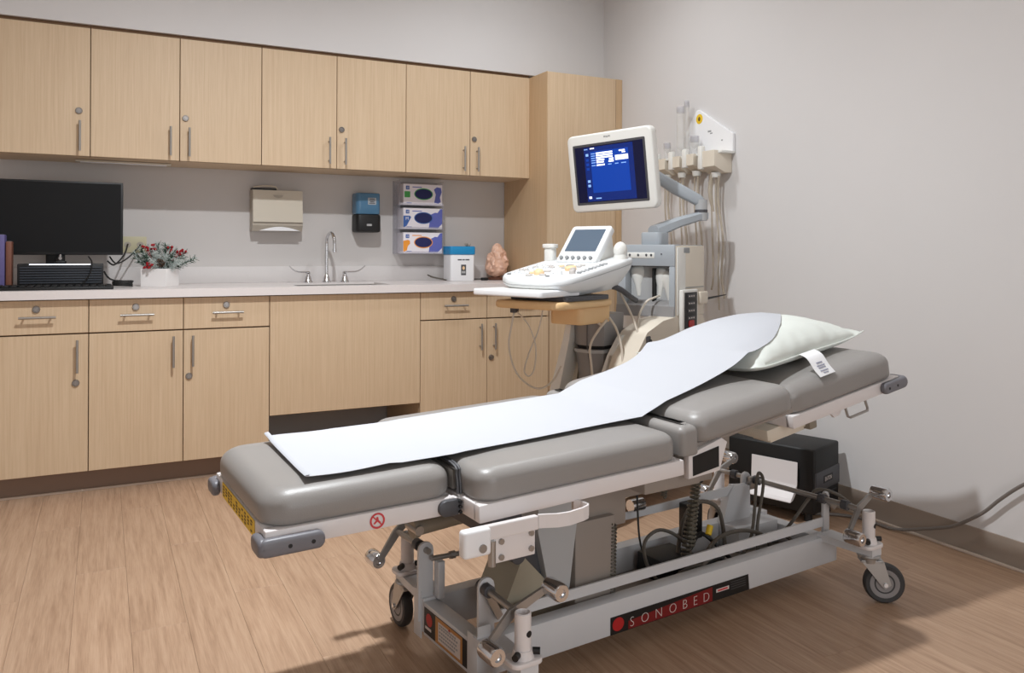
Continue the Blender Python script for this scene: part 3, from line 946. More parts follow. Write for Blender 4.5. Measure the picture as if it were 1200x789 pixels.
bm = B(); lathe(bm, [(0.014, 0), (0.018, 0.03), (0.018, 0.15), (0.015, 0.185), (0.001, 0.185)], 16, Matrix.Translation((2.03, 4.61, CT))); obj('jar', bm, 'clear', t)
bm = B()
for k in range(26):
    a = rnd.uniform(0, 2 * PI)
    cyl(bm, (2.03, 4.61, CT + 0.17), (2.03 + 0.024 * math.cos(a) * rnd.random(), 4.61 + 0.02 * math.sin(a), CT + 0.19 + rnd.uniform(0, 0.045)), 0.0016, 0.0006, 4)
obj('sprig', bm, 'needle', t, smooth=False)

# salt lamp
t = thing('salt_lamp', 'rough pink salt rock lamp on the worktop beside the tall cabinet', 'lamp', (2.185, 4.53, CT))
bm = B(); lathe(bm, [(0.052, 0), (0.056, 0.004), (0.056, 0.014), (0.05, 0.018), (0.001, 0.018)], 24, Matrix.Translation((2.188, 4.53, CT))); obj('foot', bm, 'saltbase', t)
bm = B()
tt = bmesh.new(); bmesh.ops.create_icosphere(tt, subdivisions=4, radius=1.0)
for v in tt.verts:
    p = v.co.copy()
    zz = (p.z + 1) / 2
    wdt = 0.080 * (1 - 0.55 * zz ** 1.6)
    q = Vector((p.x * wdt, p.y * wdt * 0.9, CT + 0.016 + zz * 0.212))
    n1 = noise.cell(q * 26.0) * 0.010 + noise.noise(q * 30.0) * 0.014 + noise.noise(q * 75.0) * 0.005
    q += Vector((p.x, p.y, p.z * 0.4)) * n1
    if q.z < CT + 0.0175:
        q.z = CT + 0.0175
    v.co = q + Vector((2.188 + 0.012 * zz, 4.53, 0))
_merge(bm, tt)
obj('rock', bm, 'salt', t, smooth=False)
bm = B()
box(bm, 2.062, 2.108, 4.47, 4.495, CT, CT + 0.018, 0.006, 2)
o = tag(obj('cord_switch', bm, 'dark'), 'small black inline cord switch between the wipes tub and the salt lamp', 'switch')
# ================================================================ examination bed (modelled in bed space: a along, b across, z up)
BED_O = (1.5137, 1.9958, 0.0)
BED_R = R(6.3)
bed = thing('exam_bed', 'white framed grey vinyl ultrasound examination bed on casters in the middle of the room', 'bed', BED_O, BED_R, local=True)
BM_ = Matrix.Translation(BED_O) @ Matrix.Rotation(BED_R, 4, 'Z')

# the mattress deck sits slightly skewed and pitched on its base
TT = Matrix.Translation((-0.25, 0, 0.56)) @ Matrix.Rotation(R(-2.5), 4, 'Z') @ Matrix.Rotation(-0.0158, 4, 'Y') @ Matrix.Translation((0.25, 0, -0.56))
TOPX = [False]
def part(name, bm, m, parent=None, **k):
    if TOPX[0]:
        bmesh.ops.transform(bm, matrix=TT, verts=bm.verts)
    o = obj(name, bm, m, None, **k)
    o.parent = parent if parent is not None else bed
    return o

def bx(name, a0, a1, b0, b1, z0, z1, m, bev=0.003, parent=None, Mx=None, seg=2):
    bm = B(); box(bm, a0, a1, b0, b1, z0, z1, bev, seg, Mx)
    return part(name, bm, m, parent)

# ---- base frame
bx('base_rail', -0.735, 0.655, -0.165, -0.120, 0.072, 0.162, 'base', 0.003)
near_rail = bpy.data.objects['base_rail']
bx('base_rail', -0.735, 0.655, 0.120, 0.165, 0.072, 0.162, 'base', 0.003)
bx('end_rail', -0.735, -0.690, -0.119, 0.119, 0.068, 0.156, 'base', 0.003)
end_rail = bpy.data.objects['end_rail']
bx('end_rail', 0.600, 0.650, -0.119, 0.119, 0.074, 0.150, 'base', 0.003)
bx('base_tray', -0.40, 0.60, -0.119, 0.119, 0.074, 0.084, 'liftgrey', 0.001)
for q in ((-0.737, -0.700, -0.168, -0.1651, 0.06, 0.20), (-0.7385, -0.7355, -0.168, -0.120, 0.06, 0.175), (-0.7385, -0.7355, 0.126, 0.170, 0.055, 0.18)):
    bm = B(); box(bm, *q, 0.001); part('corner_bracket', bm, 'base')

# SONOBED plate on the near rail
YF_ = -0.1652
def RL(a, z, off=0.0):
    return frame_m((a, YF_ - off, z), (1, 0, 0), (0, 0, 1))
bm = B()
prism(bm, [(-0.3245, 0.0735), (0.222, 0.0735), (0.2175, 0.1205), (-0.3245, 0.1205)], 0, 0.0012, frame_m((0, YF_, 0), (1, 0, 0), (0, 0, 1)))
plate = part('name_plate', bm, 'black', near_rail, smooth=False)
bm = B(); prism(bm, [(-0.262, 0.0755), (0.062, 0.0755), (0.062, 0.1165), (-0.02, 0.112), (-0.14, 0.105), (-0.262, 0.098)], 0.0012, 0.0016, frame_m((0, YF_, 0), (1, 0, 0), (0, 0, 1)))
part('red_band', bm, 'redglow', near_rail, smooth=False)
bm = B(); prism(bm, ellipse(0.040, 0.036, 24, -0.298, 0.098), 0.0012, 0.0018, frame_m((0, YF_, 0), (1, 0, 0), (0, 0, 1)))
part('red_dot', bm, 'red', near_rail, smooth=False)
x = -0.258
for ch in 'SONOBED':
    t_ = text_obj('letter', ch, 0.0385, RL(x, 0.0805, 0.0020), 'lettering', None, 0.0003, thin=-0.0009)
    t_.parent = near_rail
    x += {'S': 0.040, 'O': 0.052, 'N': 0.053, 'B': 0.043, 'E': 0.040, 'D': 0.04}[ch]
bm = B(); box(bm, 0.078, 0.132, YF_ - 0.0018, YF_ - 0.001, 0.096, 0.106); part('maker_mark', bm, 'lettering', near_rail, smooth=False)
bm = B(); box(bm, 0.084, 0.126, YF_ - 0.0022, YF_ - 0.0017, 0.0985, 0.1035); part('maker_mark', bm, 'signred', near_rail, smooth=False)
for k, zz in enumerate((0.113, 0.106, 0.099, 0.092)):
    bm = B(); box(bm, 0.140, 0.205, YF_ - 0.0016, YF_ - 0.001, zz - 0.0008, zz + 0.0008); part('print_line', bm, 'dgrey', near_rail, smooth=False)

# plate on the foot-end rail
XE = -0.7352
def EL(poly, z0, z1):
    return frame_m((XE, 0, 0), (0, -1, 0), (0, 0, 1))
Em = frame_m((XE, 0, 0), (0, -1, 0), (0, 0, 1))
bm = B(); prism(bm, [(-0.112, 0.078), (0.118, 0.078), (0.118, 0.146), (-0.112, 0.146)], 0, 0.001, Em); part('end_label', bm, 'black', end_rail, smooth=False)
bm = B(); prism(bm, [(-0.048, 0.079), (0.093, 0.079), (0.093, 0.145), (-0.048, 0.145)], 0.001, 0.0014, Em); part('amber_panel', bm, 'orange_lbl', end_rail, smooth=False)
bm = B(); prism(bm, [(-0.032, 0.086), (0.083, 0.086), (0.083, 0.136), (-0.032, 0.136)], 0.0014, 0.0018, Em); part('white_panel', bm, 'lettering', end_rail, smooth=False)
bm = B(); prism(bm, ellipse(0.034, 0.034, 20, -0.083, 0.120), 0.001, 0.0016, Em); part('red_dot', bm, 'red', end_rail, smooth=False)
bm = B(); prism(bm, [(-0.105, 0.092), (-0.072, 0.092), (-0.072, 0.099), (-0.105, 0.099)], 0.001, 0.0016, Em); part('print_line', bm, 'lettering', end_rail, smooth=False)
for zz, l in ((0.130, 0.09), (0.123, 0.10), (0.113, 0.095), (0.104, 0.1), (0.095, 0.085)):
    bm = B()
    for q in range(9):
        a0 = -0.026 + l * q / 9
        prism(bm, [(a0, zz - 0.0022), (a0 + 0.0075, zz - 0.0022), (a0 + 0.0075, zz + 0.0022), (a0, zz + 0.0022)], 0.0018, 0.0021, Em)
    part('print_line', bm, 'grey', end_rail, smooth=False)
bm = B(); prism(bm, [(0.022, 0.134), (0.028, 0.141), (0.034, 0.134)], 0.0018, 0.0022, Em); part('red_mark', bm, 'red', end_rail, smooth=False)

# ---- upright plates carrying the brake rods
def upright(a, b, z0, z1, w):
    bm = B()
    pl = [(-w / 2, z0), (w / 2, z0)] + [(w / 2 * math.cos(R(t)), z1 - w / 2 + w / 2 * math.sin(R(t))) for t in range(0, 181, 30)]
    prism(bm, pl, -0.005, 0.005, frame_m((a, b, 0), (1, 0, 0), (0, 0, 1)), 0.001)
    return part('upright_plate', bm, 'base')
upright(-0.722, 0.135, 0.1, 0.310, 0.045)
upright(-0.695, -0.135, 0.1, 0.300, 0.045)
upright(0.553, 0.135, 0.1, 0.312, 0.042)
upright(0.634, -0.135, 0.1, 0.298, 0.030)
bm = B(); box(bm, -0.70, -0.68, 0.100, 0.128, 0.16, 0.26, 0.002); part('gusset', bm, 'base')

for a0, a1, b0, b1, z, us in ((-0.724, -0.722, 0.305, 0.115, 0.289, (0.62,)), (-0.700, -0.708, -0.11, -0.285, 0.276, (0.05, 0.2)), (0.562, 0.590, 0.26, -0.285, 0.288, (0.10, 0.28, 0.75, 0.9))):
    bm = B(); cyl(bm, (a0, b0, z), (a1, b1, z), 0.0085, n=12); rod = part('brake_rod', bm, 'steel')
    for u in us:
        p = Vector((a0, b0, z)).lerp(Vector((a1, b1, z)), u); q = p + (Vector((a1, b1, z)) - Vector((a0, b0, z))).normalized() * 0.021
        bm = B(); cyl(bm, p, q, 0.0155, n=14); part('collar', bm, 'dgrey', rod)

def pedal(a, b, z, k1, k2, bk):
    """lever across the rod end with a chromed knob at each tip"""
    bm = B()
    d = Vector((k2[0] - k1[0], 0, k2[1] - k1[1])).normalized(); n_ = Vector((-d.z, 0, d.x))
    loft(bm, [[Vector((k1[0], b + s, k1[1])) + n_ * 0.008, Vector((a, b + s, z)) + n_ * 0.012, Vector((k2[0], b + s, k2[1])) + n_ * 0.008,
               Vector((k2[0], b + s, k2[1])) - n_ * 0.008, Vector((a, b + s, z)) - n_ * 0.012, Vector((k1[0], b + s, k1[1])) - n_ * 0.008] for s in (-0.004, 0.004)])
    lv = part('brake_pedal', bm, 'dull_chrome', smooth=False)
    for k in (k1, k2):
        bm = B()
        lathe(bm, [(0.014, -0.03), (0.021, -0.028), (0.022, -0.024), (0.022, 0.022), (0.019, 0.027), (0.010, 0.027), (0.009, 0.022), (0.001, 0.022)], 18,
              Matrix.Translation((k[0], b + bk, k[1])) @ Matrix.Rotation(R(90), 4, 'X'))
        part('knob', bm, 'chrome', lv)
pedal(-0.715, -0.278, 0.270, (-0.608, 0.309), (-0.782, 0.208), -0.025)
pedal(0.600, -0.280, 0.286, (0.682, 0.326), (0.543, 0.210), -0.025)
pedal(-0.728, 0.305, 0.286, (-0.655, 0.350), (-0.782, 0.213), 0.025)
pedal(0.560, 0.262, 0.286, (0.640, 0.320), (0.503, 0.215), 0.025)

# linkage bars
bm = B(); loft(bm, [[(a, b, z) for b, z in ((-0.137, z0), (-0.131, z0), (-0.131, z1), (-0.137, z1))] for a, z0, z1 in ((-0.675, 0.183, 0.210), (0.650, 0.183, 0.212))])
part('linkage_bar', bm, 'base', smooth=False)
bm = B(); loft(bm, [[(a, b, z) for b, z in ((0.108, z0), (0.114, z0), (0.114, z1), (0.108, z1))] for a, z0, z1 in ((-0.10, 0.252, 0.274), (0.52, 0.252, 0.284))])
part('linkage_bar', bm, 'base', smooth=False)
bm = B(); cyl(bm, (-0.715, 0.112, 0.270), (-0.58, 0.110, 0.266), 0.007, n=10); cyl(bm, (-0.66, 0.111, 0.268), (-0.645, 0.111, 0.268), 0.011, n=8)
cyl(bm, (-0.60, 0.110, 0.266), (-0.44, 0.110, 0.262), 0.011, n=12); cyl(bm, (-0.44, 0.110, 0.262), (-0.10, 0.111, 0.263), 0.006, n=10)
part('turnbuckle', bm, 'steel')
bm = B(); box(bm, 0.545, 0.578, 0.105, 0.118, 0.255, 0.30, 0.003); part('crank', bm, 'steel')
bm = B(); loft(bm, [[(0.60, b, 0.290), (0.66, b, 0.235), (0.672, b, 0.245), (0.615, b, 0.298)] for b in (-0.152, -0.142)]); part('crank', bm, 'steel')
bm = B(); loft(bm, [[(-0.715, b, 0.278), (-0.70, b, 0.29), (-0.655, b, 0.205), (-0.67, b, 0.195)] for b in (-0.152, -0.144)]); part('crank', bm, 'steel')

# ---- outrigger casters
def caster(a, b, side, ang, wheel_b):
    bm = B()
    y0, y1 = (b - 0.028, side * 0.150) if side < 0 else (side * 0.150, b + 0.028)
    loft(bm, [[(a - 0.030, yy, z) for yy, z in ()] or [(a - hw, yy, 0.150), (a + hw, yy, 0.150), (a + hw, yy, 0.172), (a - hw, yy, 0.172)]
              for yy, hw in ((min(y0, y1), 0.024 if side < 0 else 0.036), (max(y0, y1), 0.036 if side < 0 else 0.024))])
    arm = part('outrigger', bm, 'base', smooth=False)
    bm = B(); lathe(bm, [(0.019, 0.172), (0.019, 0.283), (0.0165, 0.285), (0.0155, 0.283), (0.0155, 0.25), (0.001, 0.25)], 20, Matrix.Translation((a, b, 0)))
    post = part('post', bm, 'frame', arm)
    bm = B(); prism(bm, rrect(0.082, 0.062, 0.018, 4, a, b), 0.172, 0.184, bev=0.003); cyl(bm, (a, b, 0.184), (a, b, 0.202), 0.026, 0.022, 18); part('collar', bm, 'frame', arm)
    for q0, q1, rr_ in (((a, b, 0.24), (a + 0.005, b + side * 0.0195, 0.24), 0.0075), ((a - 0.034, b - 0.02, 0.196), (a - 0.02, b - 0.01, 0.196), 0.008), ((a + 0.034, b - 0.02, 0.196), (a + 0.02, b - 0.01, 0.196), 0.008)):
        bm = B(); cyl(bm, q0, q1, rr_, n=10); part('bolt', bm, 'dark', arm)
    bm = B(); cyl(bm, (a, b, 0.126), (a, b, 0.150), 0.026, 0.029, 20); lathe(bm, [(0.033, 0.142), (0.036, 0.146), (0.033, 0.151), (0.001, 0.151)], 20, Matrix.Translation((a, b, 0)))
    sw = part('caster', bm, 'dull_chrome')
    # fork: trail direction ang, wheel centre 0.045 behind the swivel
    Mx = Matrix.Translation((a, b, 0)) @ Matrix.Rotation(ang, 4, 'Z')
    bm = B()
    for s in (-1, 1):
        loft(bm, [[(x_, s * yy, z_) for x_, z_ in ((-0.028, 0.134), (0.040, 0.134), (0.062, 0.062), (0.045, 0.048), (0.032, 0.060))] for yy in (0.0195, 0.0225)], Mx=Mx)
    box(bm, -0.028, 0.040, -0.0225, 0.0225, 0.127, 0.135, 0.002, 2, Mx)
    t2 = bmesh.new(); t2.free()
    part('fork', bm, 'dull_chrome', sw, smooth=False)
    Wm = Mx @ Matrix.Translation((0.045, 0, 0.0622)) @ Matrix.Rotation(R(90), 4, 'X')
    bm = B(); lathe(bm, [(0.044, -0.013), (0.056, -0.0145), (0.0605, -0.010), (0.062, -0.004), (0.062, 0.004), (0.0605, 0.010), (0.056, 0.0145), (0.044, 0.013)], 36, Wm); part('tyre', bm, 'rubber', sw)
    bm = B(); lathe(bm, [(0.008, -0.0155), (0.03, -0.0125), (0.034, -0.0145), (0.0445, -0.0145), (0.0445, 0.0145), (0.034, 0.0145), (0.03, 0.0125), (0.008, 0.0155)], 36, Wm); part('hub', bm, 'wheelgrey', sw)
    bm = B(); cyl(bm, Wm @ Vector((0, 0, -0.0265)), Wm @ Vector((0, 0, 0.0265)), 0.0065, n=10); part('axle', bm, 'chrome', sw)
caster(0.608, -0.310, -1, R(-42), 0)
caster(-0.705, -0.312, -1, R(165), 0)
caster(-0.700, 0.290, 1, R(88), 0)
caster(0.590, 0.290, 1, R(60), 0)

# ---- lift column, actuator
Tm = lambda a, b, z, rz=0, ry=0, rx=0: Matrix.Translation((a, b, z)) @ Euler((rx, ry, rz)).to_matrix().to_4x4()
bm = B()
loft(bm, [[(a, b, z) for a, b in ((a0, -0.115), (a1, -0.115), (a1, 0.02), (a0, 0.02))] for a0, a1, z in ((-0.485, -0.425, 0.195), (-0.525, -0.400, 0.37))])
loft(bm, [[(a, b, z) for a, b in ((a0, -0.115), (a1, -0.115), (a1, 0.02), (a0, 0.02))] for a0, a1, z in ((-0.525, -0.400, 0.37), (-0.525, -0.400, 0.44))])
col = part('lift_column', bm, 'lgrey', smooth=False)
bx('lift_housing', -0.400, -0.262, -0.11, 0.06, 0.0845, 0.37, 'liftgrey', 0.004)
bx('lift_housing', -0.40, -0.205, -0.09, 0.06, 0.33, 0.45, 'liftgrey', 0.004)
bm = B()
loft(bm, [[(a, b, z) for a, z in ((-0.62, 0.20), (-0.545, 0.165), (-0.49, 0.235), (-0.565, 0.315))] for b in (-0.105, 0.03)])
gb = part('gearbox', bm, 'gearbox', smooth=False)
bm = B()
loft(bm, [[(a, b, z) for a, z in ((-0.57, 0.318), (-0.488, 0.24), (-0.44, 0.29), (-0.50, 0.40))] for b in (-0.09, 0.02)])
part('gearbox_cover', bm, 'dgrey', gb, smooth=False)
bm = B(); cyl(bm, (-0.585, -0.115, 0.322), (-0.585, 0.03, 0.322), 0.021, n=20); part('motor', bm, 'dgrey', gb)
bm = B(); cyl(bm, (-0.62, -0.03, 0.19), (-0.40, -0.03, 0.11), 0.03, n=16); part('actuator', bm, 'motor')
bx('beam', -0.42, 0.16, -0.075, 0.075, 0.395, 0.465, 'liftgrey', 0.004)
bx('cross_member', -0.30, -0.10, -0.27, 0.27, 0.470, 0.508, 'liftgrey', 0.003)
bx('cross_member', -0.78, -0.70, -0.30, 0.30, 0.455, 0.505, 'dgrey', 0.003)
bm = B(); loft(bm, [[(a, b, z) for b, z in ((-0.05, z0), (0.05, z0), (0.05, z1), (-0.05, z1))] for a, z0, z1 in ((-0.40, 0.445, 0.49), (0.20, 0.50, 0.55), (0.46, 0.54, 0.588))])
part('spine', bm, 'liftgrey', smooth=False)
bm = B(); cyl(bm, (-0.83, 0.0, 0.405), (-0.815, 0.0, 0.406), 0.026, n=18); cyl(bm, (-0.815, 0.0, 0.406), (-0.42, 0.0, 0.430), 0.022, n=18)
act = part('foot_actuator', bm, 'motor')
bm = B(); cyl(bm, (-0.822, -0.030, 0.405), (-0.822, 0.030, 0.405), 0.012, n=12); part('pivot_pin', bm, 'steel', act)
# head end support block on the base
bm = B()
loft(bm, [[(a, b, z) for a, z in ((0.40, 0.16), (0.535, 0.16), (0.535, 0.275), (0.46, 0.285), (0.43, 0.255))] for b in (0.10, 0.128)])
part('support_block', bm, 'base', smooth=False)
bx('support_foot', 0.40, 0.60, 0.03, 0.119, 0.086, 0.165, 'base', 0.004)
bx('control_box', 0.00, 0.14, -0.02, 0.09, 0.086, 0.155, 'dark', 0.004)
bx('control_box', 0.20, 0.26, 0.06, 0.11, 0.155, 0.27, 'dark', 0.004)
bm = B(); cyl(bm, (-0.03, 0.09, 0.30), (0.02, 0.09, 0.30), 0.02, n=14); part('control_knob', bm, 'chrome')

# ---- seat frame, foot frame, head frame
TOPX[0] = True
FZ0, FZ1 = 0.512, 0.551
sl = 0.026    # slight head-up slope of the seat frame
Sm = Matrix.Translation((-0.81, 0, 0.549)) @ Matrix.Rotation(-sl, 4, 'Y') @ Matrix.Translation((0.81, 0, -0.549))
def frame_ring(name, a0, a1, hb, z0, z1, th, Mx=None, m='frame'):
    bm = B()
    box(bm, a0, a1, -hb, -hb + th, z0, z1, 0.004, 2, Mx)
    box(bm, a0, a1, hb - th, hb, z0, z1, 0.004, 2, Mx)
    box(bm, a0, a0 + th, -hb + th * 0.5, hb - th * 0.5, z0, z1, 0.004, 2, Mx)
    box(bm, a1 - th, a1, -hb + th * 0.5, hb - th * 0.5, z0, z1, 0.004, 2, Mx)
    return part(name, bm, m)
frame_ring('seat_frame', -0.808, -0.214, 0.338, 0.511, 0.551, 0.030, Sm)
foot_frame = frame_ring('foot_frame', -1.244, -0.822, 0.250, 0.512, 0.551, 0.030, Matrix.Translation((0, 0, 0.012 * 0)) )
# bridge between the foot and seat frames
for s in (-1, 1):
    bm = B(); box(bm, -0.845, -0.800, s * 0.235 - 0.012, s * 0.235 + 0.012, 0.508, 0.548, 0.004); part('frame_hinge', bm, 'frame')
for s in (-1, 1):
    bm = B(); prism(bm, rrect(0.055, 0.036, 0.017, 5), -0.010, 0.010, frame_m((-0.838, s * 0.252, 0.530), (1, 0, 0), (0, 0, 1)), 0.003); hp = part('hinge_plate', bm, 'dgrey')
    for zz in (0.520, 0.532, 0.543):
        bm = B(); cyl(bm, (-0.816, s * 0.252, zz), (-0.816, s * 0.268, zz), 0.0042, n=8); part('bolt', bm, 'dark', hp)

def bumper(a, b, sa, sb, Mx=None, la=0.118, lb=0.052):
    """L-shaped corner bumper hugging frame corner (a,b); sa, sb point outwards"""
    bm = B()
    z0, z1 = 0.503, 0.540
    xa, xb = (a - la, a + 0.017) if sa > 0 else (a - 0.017, a + la)
    ya, yb = (b - 0.002, b + 0.020) if sb > 0 else (b - 0.020, b + 0.002)
    zc_ = (z0 + z1) / 2
    Mb_ = Mx if Mx is not None else Matrix.Identity(4)
    prism(bm, rrect(xb - xa, z1 - z0, 0.0165, 6), -(yb - ya) / 2, (yb - ya) / 2, Mb_ @ frame_m(((xa + xb) / 2, (ya + yb) / 2, zc_), (1, 0, 0), (0, 0, 1)), 0.008, 3)
    xc = a + 0.008 if sa > 0 else a - 0.008
    y0_, y1_ = (b - lb, b + 0.020) if sb > 0 else (b - 0.020, b + lb)
    prism(bm, rrect(y1_ - y0_, z1 - z0, 0.0165, 6), -0.010, 0.010, Mb_ @ frame_m((xc, (y0_ + y1_) / 2, zc_), (0, 1, 0), (0, 0, 1)), 0.008, 3)
    o = part('corner_bumper', bm, 'bump_grey')
    bm = B()
    for u in (0.38, 0.78):
        aa = a - sa * la * u
        yy = b + sb * 0.0202
        p = Vector((aa, yy - sb * 0.004, 0.521)); q = Vector((aa, yy + sb * 0.0002, 0.521))
        if Mx is not None:
            p = Mx @ p; q = Mx @ q
        cyl(bm, p, q, 0.0045, n=10)
    part('screw', bm, 'black', o)
    return o
bumper(-1.244, -0.250, -1, -1)
bumper(-1.244, 0.250, -1, 1)

# yellow warning label on the foot-end face
Fm2 = frame_m((-1.2445, 0, 0), (0, -1, 0), (0, 0, 1))
bm = B(); prism(bm, [(-0.165, 0.513), (0.165, 0.513), (0.165, 0.549), (-0.165, 0.549)], 0, 0.0008, Fm2); wl = part('warning_label', bm, 'yellow', foot_frame, smooth=False)
for (s_, x_) in (('NO', -0.13), ('STEP', -0.045), ('SIT', 0.07)):
    pass
lx = -0.155
rl = random.Random(11)
for k in range(11):
    wd = rl.uniform(0.016, 0.024)
    bm = B()
    for zz in (0.541, 0.534, 0.527, 0.520):
        if rl.random() < 0.85:
            prism(bm, [(lx, zz - 0.0022), (lx + wd * rl.uniform(0.6, 0.95), zz - 0.0022), (lx + wd * 0.8, zz + 0.0022), (lx, zz + 0.0022)], 0.0008, 0.0012, Fm2)
    if len(bm.verts):
        part('print_line', bm, 'brown_ink', foot_frame, smooth=False)
    lx += 0.0285
# prohibition sticker on the near foot rail
Km = frame_m((-1.008, -0.2505, 0.531), (1, 0, 0), (0, 0, 1))
bm = B()
ro = ellipse(0.034, 0.034, 28); ri = ellipse(0.026, 0.026, 28)
loft(bm, [[Km @ Vector((p[0], p[1], 0.0003)) for p in ro], [Km @ Vector((p[0], p[1], 0.0009)) for p in ro], [Km @ Vector((p[0], p[1], 0.0009)) for p in ri], [Km @ Vector((p[0], p[1], 0.0003)) for p in ri]], cap=False)
prism(bm, [(-0.011, 0.009), (-0.009, 0.011), (0.011, -0.009), (0.009, -0.011)], 0.0003, 0.0009, Km)
part('prohibition_sign', bm, 'signred', foot_frame, smooth=False)
bm = B(); prism(bm, [(-0.002, 0.008), (0.002, 0.008), (0.003, 0.001), (0.008, -0.004), (0.005, -0.007), (0, -0.002), (-0.006, -0.007), (-0.009, -0.005), (-0.003, 0.001)], 0.0002, 0.0007, Km); part('sign_figure', bm, 'signred', foot_frame, smooth=False)

# head section tilts up about 8.4 degrees
HT = R(8.4)
Hm = Matrix.Translation((0.285, 0, 0.604)) @ Matrix.Rotation(-HT, 4, 'Y')
frame_ring('head_frame', 0.0, 0.517, 0.258, -0.040, -0.001, 0.030, Hm)
def hbump(sb):
    Mx = Hm @ Matrix.Translation((0, 0, -0.5425))
    return bumper(0.517, sb * 0.258, 1, sb, Mx, 0.105, 0.05)
hbump(-1); hbump(1)
bm = B()
pts = [Hm @ Vector(p) for p in ((0.245, -0.252, -0.040), (0.245, -0.258, -0.066), (0.252, -0.262, -0.070), (0.335, -0.262, -0.070), (0.342, -0.258, -0.064), (0.342, -0.252, -0.040))]
tube(bm, pts, 0.0042, 8); part('wire_handle', bm, 'steel')
bm = B(); prism(bm, [(0, 0), (0.06, 0), (0.06, 0.0), (0.045, -0.018), (0.02, -0.02)], -0.004, 0.004, Hm @ frame_m((0.18, -0.24, -0.04), (1, 0, 0), (0, 0, 1))); part('handle_bracket', bm, 'frame')
bm = B(); box(bm, -0.05, 0.12, -0.20, 0.20, -0.075, -0.042, 0.004, 2, Hm); hb = part('head_support', bm, 'beige')
bm = B(); box(bm, 0.12, 0.155, -0.215, -0.13, -0.085, -0.036, 0.006, 2, Hm); cyl(bm, Hm @ Vector((0.155, -0.18, -0.052)), Hm @ Vector((0.185, -0.18, -0.050)), 0.014, n=12); part('lock_block', bm, 'motor', hb)
bm = B(); box(bm, -0.03, 0.125, -0.19, -0.12, -0.088, -0.07, 0.004, 2, Hm); part('support_block', bm, 'beige', hb)

# side rail bracket with folded loop handle (near side, foot end)
TOPX[0] = False
for s in (-1, 1):
    f = lambda b: b if s < 0 else -b
    bm = B(); box(bm, -0.892, -0.825, min(f(-0.372), f(-0.345)), max(f(-0.372), f(-0.345)), 0.456, 0.514, 0.007, 3); sr = part('side_bracket', bm, 'white')
    bm = B()
    box(bm, -0.835, -0.70, min(f(-0.366), f(-0.350)), max(f(-0.366), f(-0.350)), 0.484, 0.515, 0.003)
    loop = [(-0.70, -0.366), (-0.685, -0.372), (-0.66, -0.384), (-0.63, -0.388), (-0.585, -0.380), (-0.565, -0.372), (-0.556, -0.36), (-0.556, -0.335), (-0.565, -0.322)]
    rings = []
    for i, (a, b) in enumerate(loop):
        rings.append([(a + da, f(b + db), z) for da, db, z in ((-0.0005, 0, 0.487), (0.0005, 0.006, 0.487), (0.0005, 0.006, 0.517), (-0.0005, 0, 0.517))] if i < 6 else
                     [(a + da, f(b + db), z) for da, db, z in ((0, 0, 0.487), (-0.006, -0.001, 0.487), (-0.006, -0.001, 0.517), (0, 0, 0.517))])
    loft(bm, rings)
    part('loop_handle', bm, 'frame', sr, smooth=False)
    bm = B(); box(bm, -0.560, -0.556, min(f(-0.362), f(-0.30)), max(f(-0.362), f(-0.30)), 0.488, 0.517, 0.001); part('loop_return', bm, 'frame', sr)
    bm = B(); box(bm, -0.803, -0.700, min(f(-0.352), f(-0.344)), max(f(-0.352), f(-0.344)), 0.426, 0.484, 0.002); cp = part('clamp_plate', bm, 'frame', sr)
    for (aa, zz) in ((-0.790, 0.472), (-0.712, 0.476), (-0.790, 0.438), (-0.712, 0.442)):
        bm = B(); cyl(bm, (aa, f(-0.352), zz), (aa, f(-0.3575), zz), 0.0065, n=8); part('bolt', bm, 'steel', sr)
    bm = B(); cyl(bm, (-0.848, f(-0.372), 0.474), (-0.848, f(-0.376), 0.474), 0.009, n=12); part('bolt', bm, 'steel', sr)
    bm = B(); cyl(bm, (-0.808, f(-0.345), 0.42), (-0.808, f(-0.345), 0.475), 0.009, n=10); part('pivot', bm, 'steel', sr)

# back rest hinge with black inset (near and far)
TOPX[0] = True
for s in (-1, 1):
    bm = B(); prism(bm, [(-0.178, 0.505), (-0.068, 0.512), (-0.04, 0.585), (-0.06, 0.598), (-0.178, 0.568)], -0.01, 0.01, frame_m((0, s * 0.306, 0), (1, 0, 0), (0, 0, 1)), 0.002); hg = part('backrest_hinge', bm, 'frame')
    if s < 0:
        bm = B(); prism(bm, [(-0.165, 0.512), (-0.073, 0.524), (-0.073, 0.578), (-0.165, 0.562)], 0.010, 0.012, frame_m((0, s * 0.306, 0), (1, 0, 0), (0, 0, 1))); part('inset', bm, 'black', hg, smooth=False)

# ---- cushions
bm = B(); pad(bm, -1.245, -0.816, -0.246, 0.246, 0.549, 0.632, 0.06, 0.044, 0.016, 0.010)
fp = part('foot_cushion', bm, 'vinyl', ang=80)
bm = B(); pad(bm, -0.802, -0.222, -0.334, 0.334, 0.549, 0.629, 0.045, 0.034, 0.014, 0.008, Sm)
part('seat_cushion', bm, 'vinyl', ang=80)
bm = B()
for s in (-1, 1):
    tube(bm, [(-0.809 + 0.0035 * s, -0.245, 0.555), (-0.809 + 0.0035 * s, -0.240, 0.595), (-0.809 + 0.0035 * s, -0.215, 0.618), (-0.809 + 0.0035 * s, 0.0, 0.622), (-0.809 + 0.0035 * s, 0.215, 0.618), (-0.809 + 0.0035 * s, 0.240, 0.595), (-0.809 + 0.0035 * s, 0.245, 0.555)], 0.0034, 6, 4)
part('fold_flap', bm, 'dgrey')
bx('fold_flap', -0.816, -0.802, -0.225, 0.225, 0.56, 0.606, 'piping', 0.004)
bt = 0.028
Wm_ = Matrix.Translation((-0.21, 0, 0.566)) @ Matrix.Rotation(-bt, 4, 'Y')
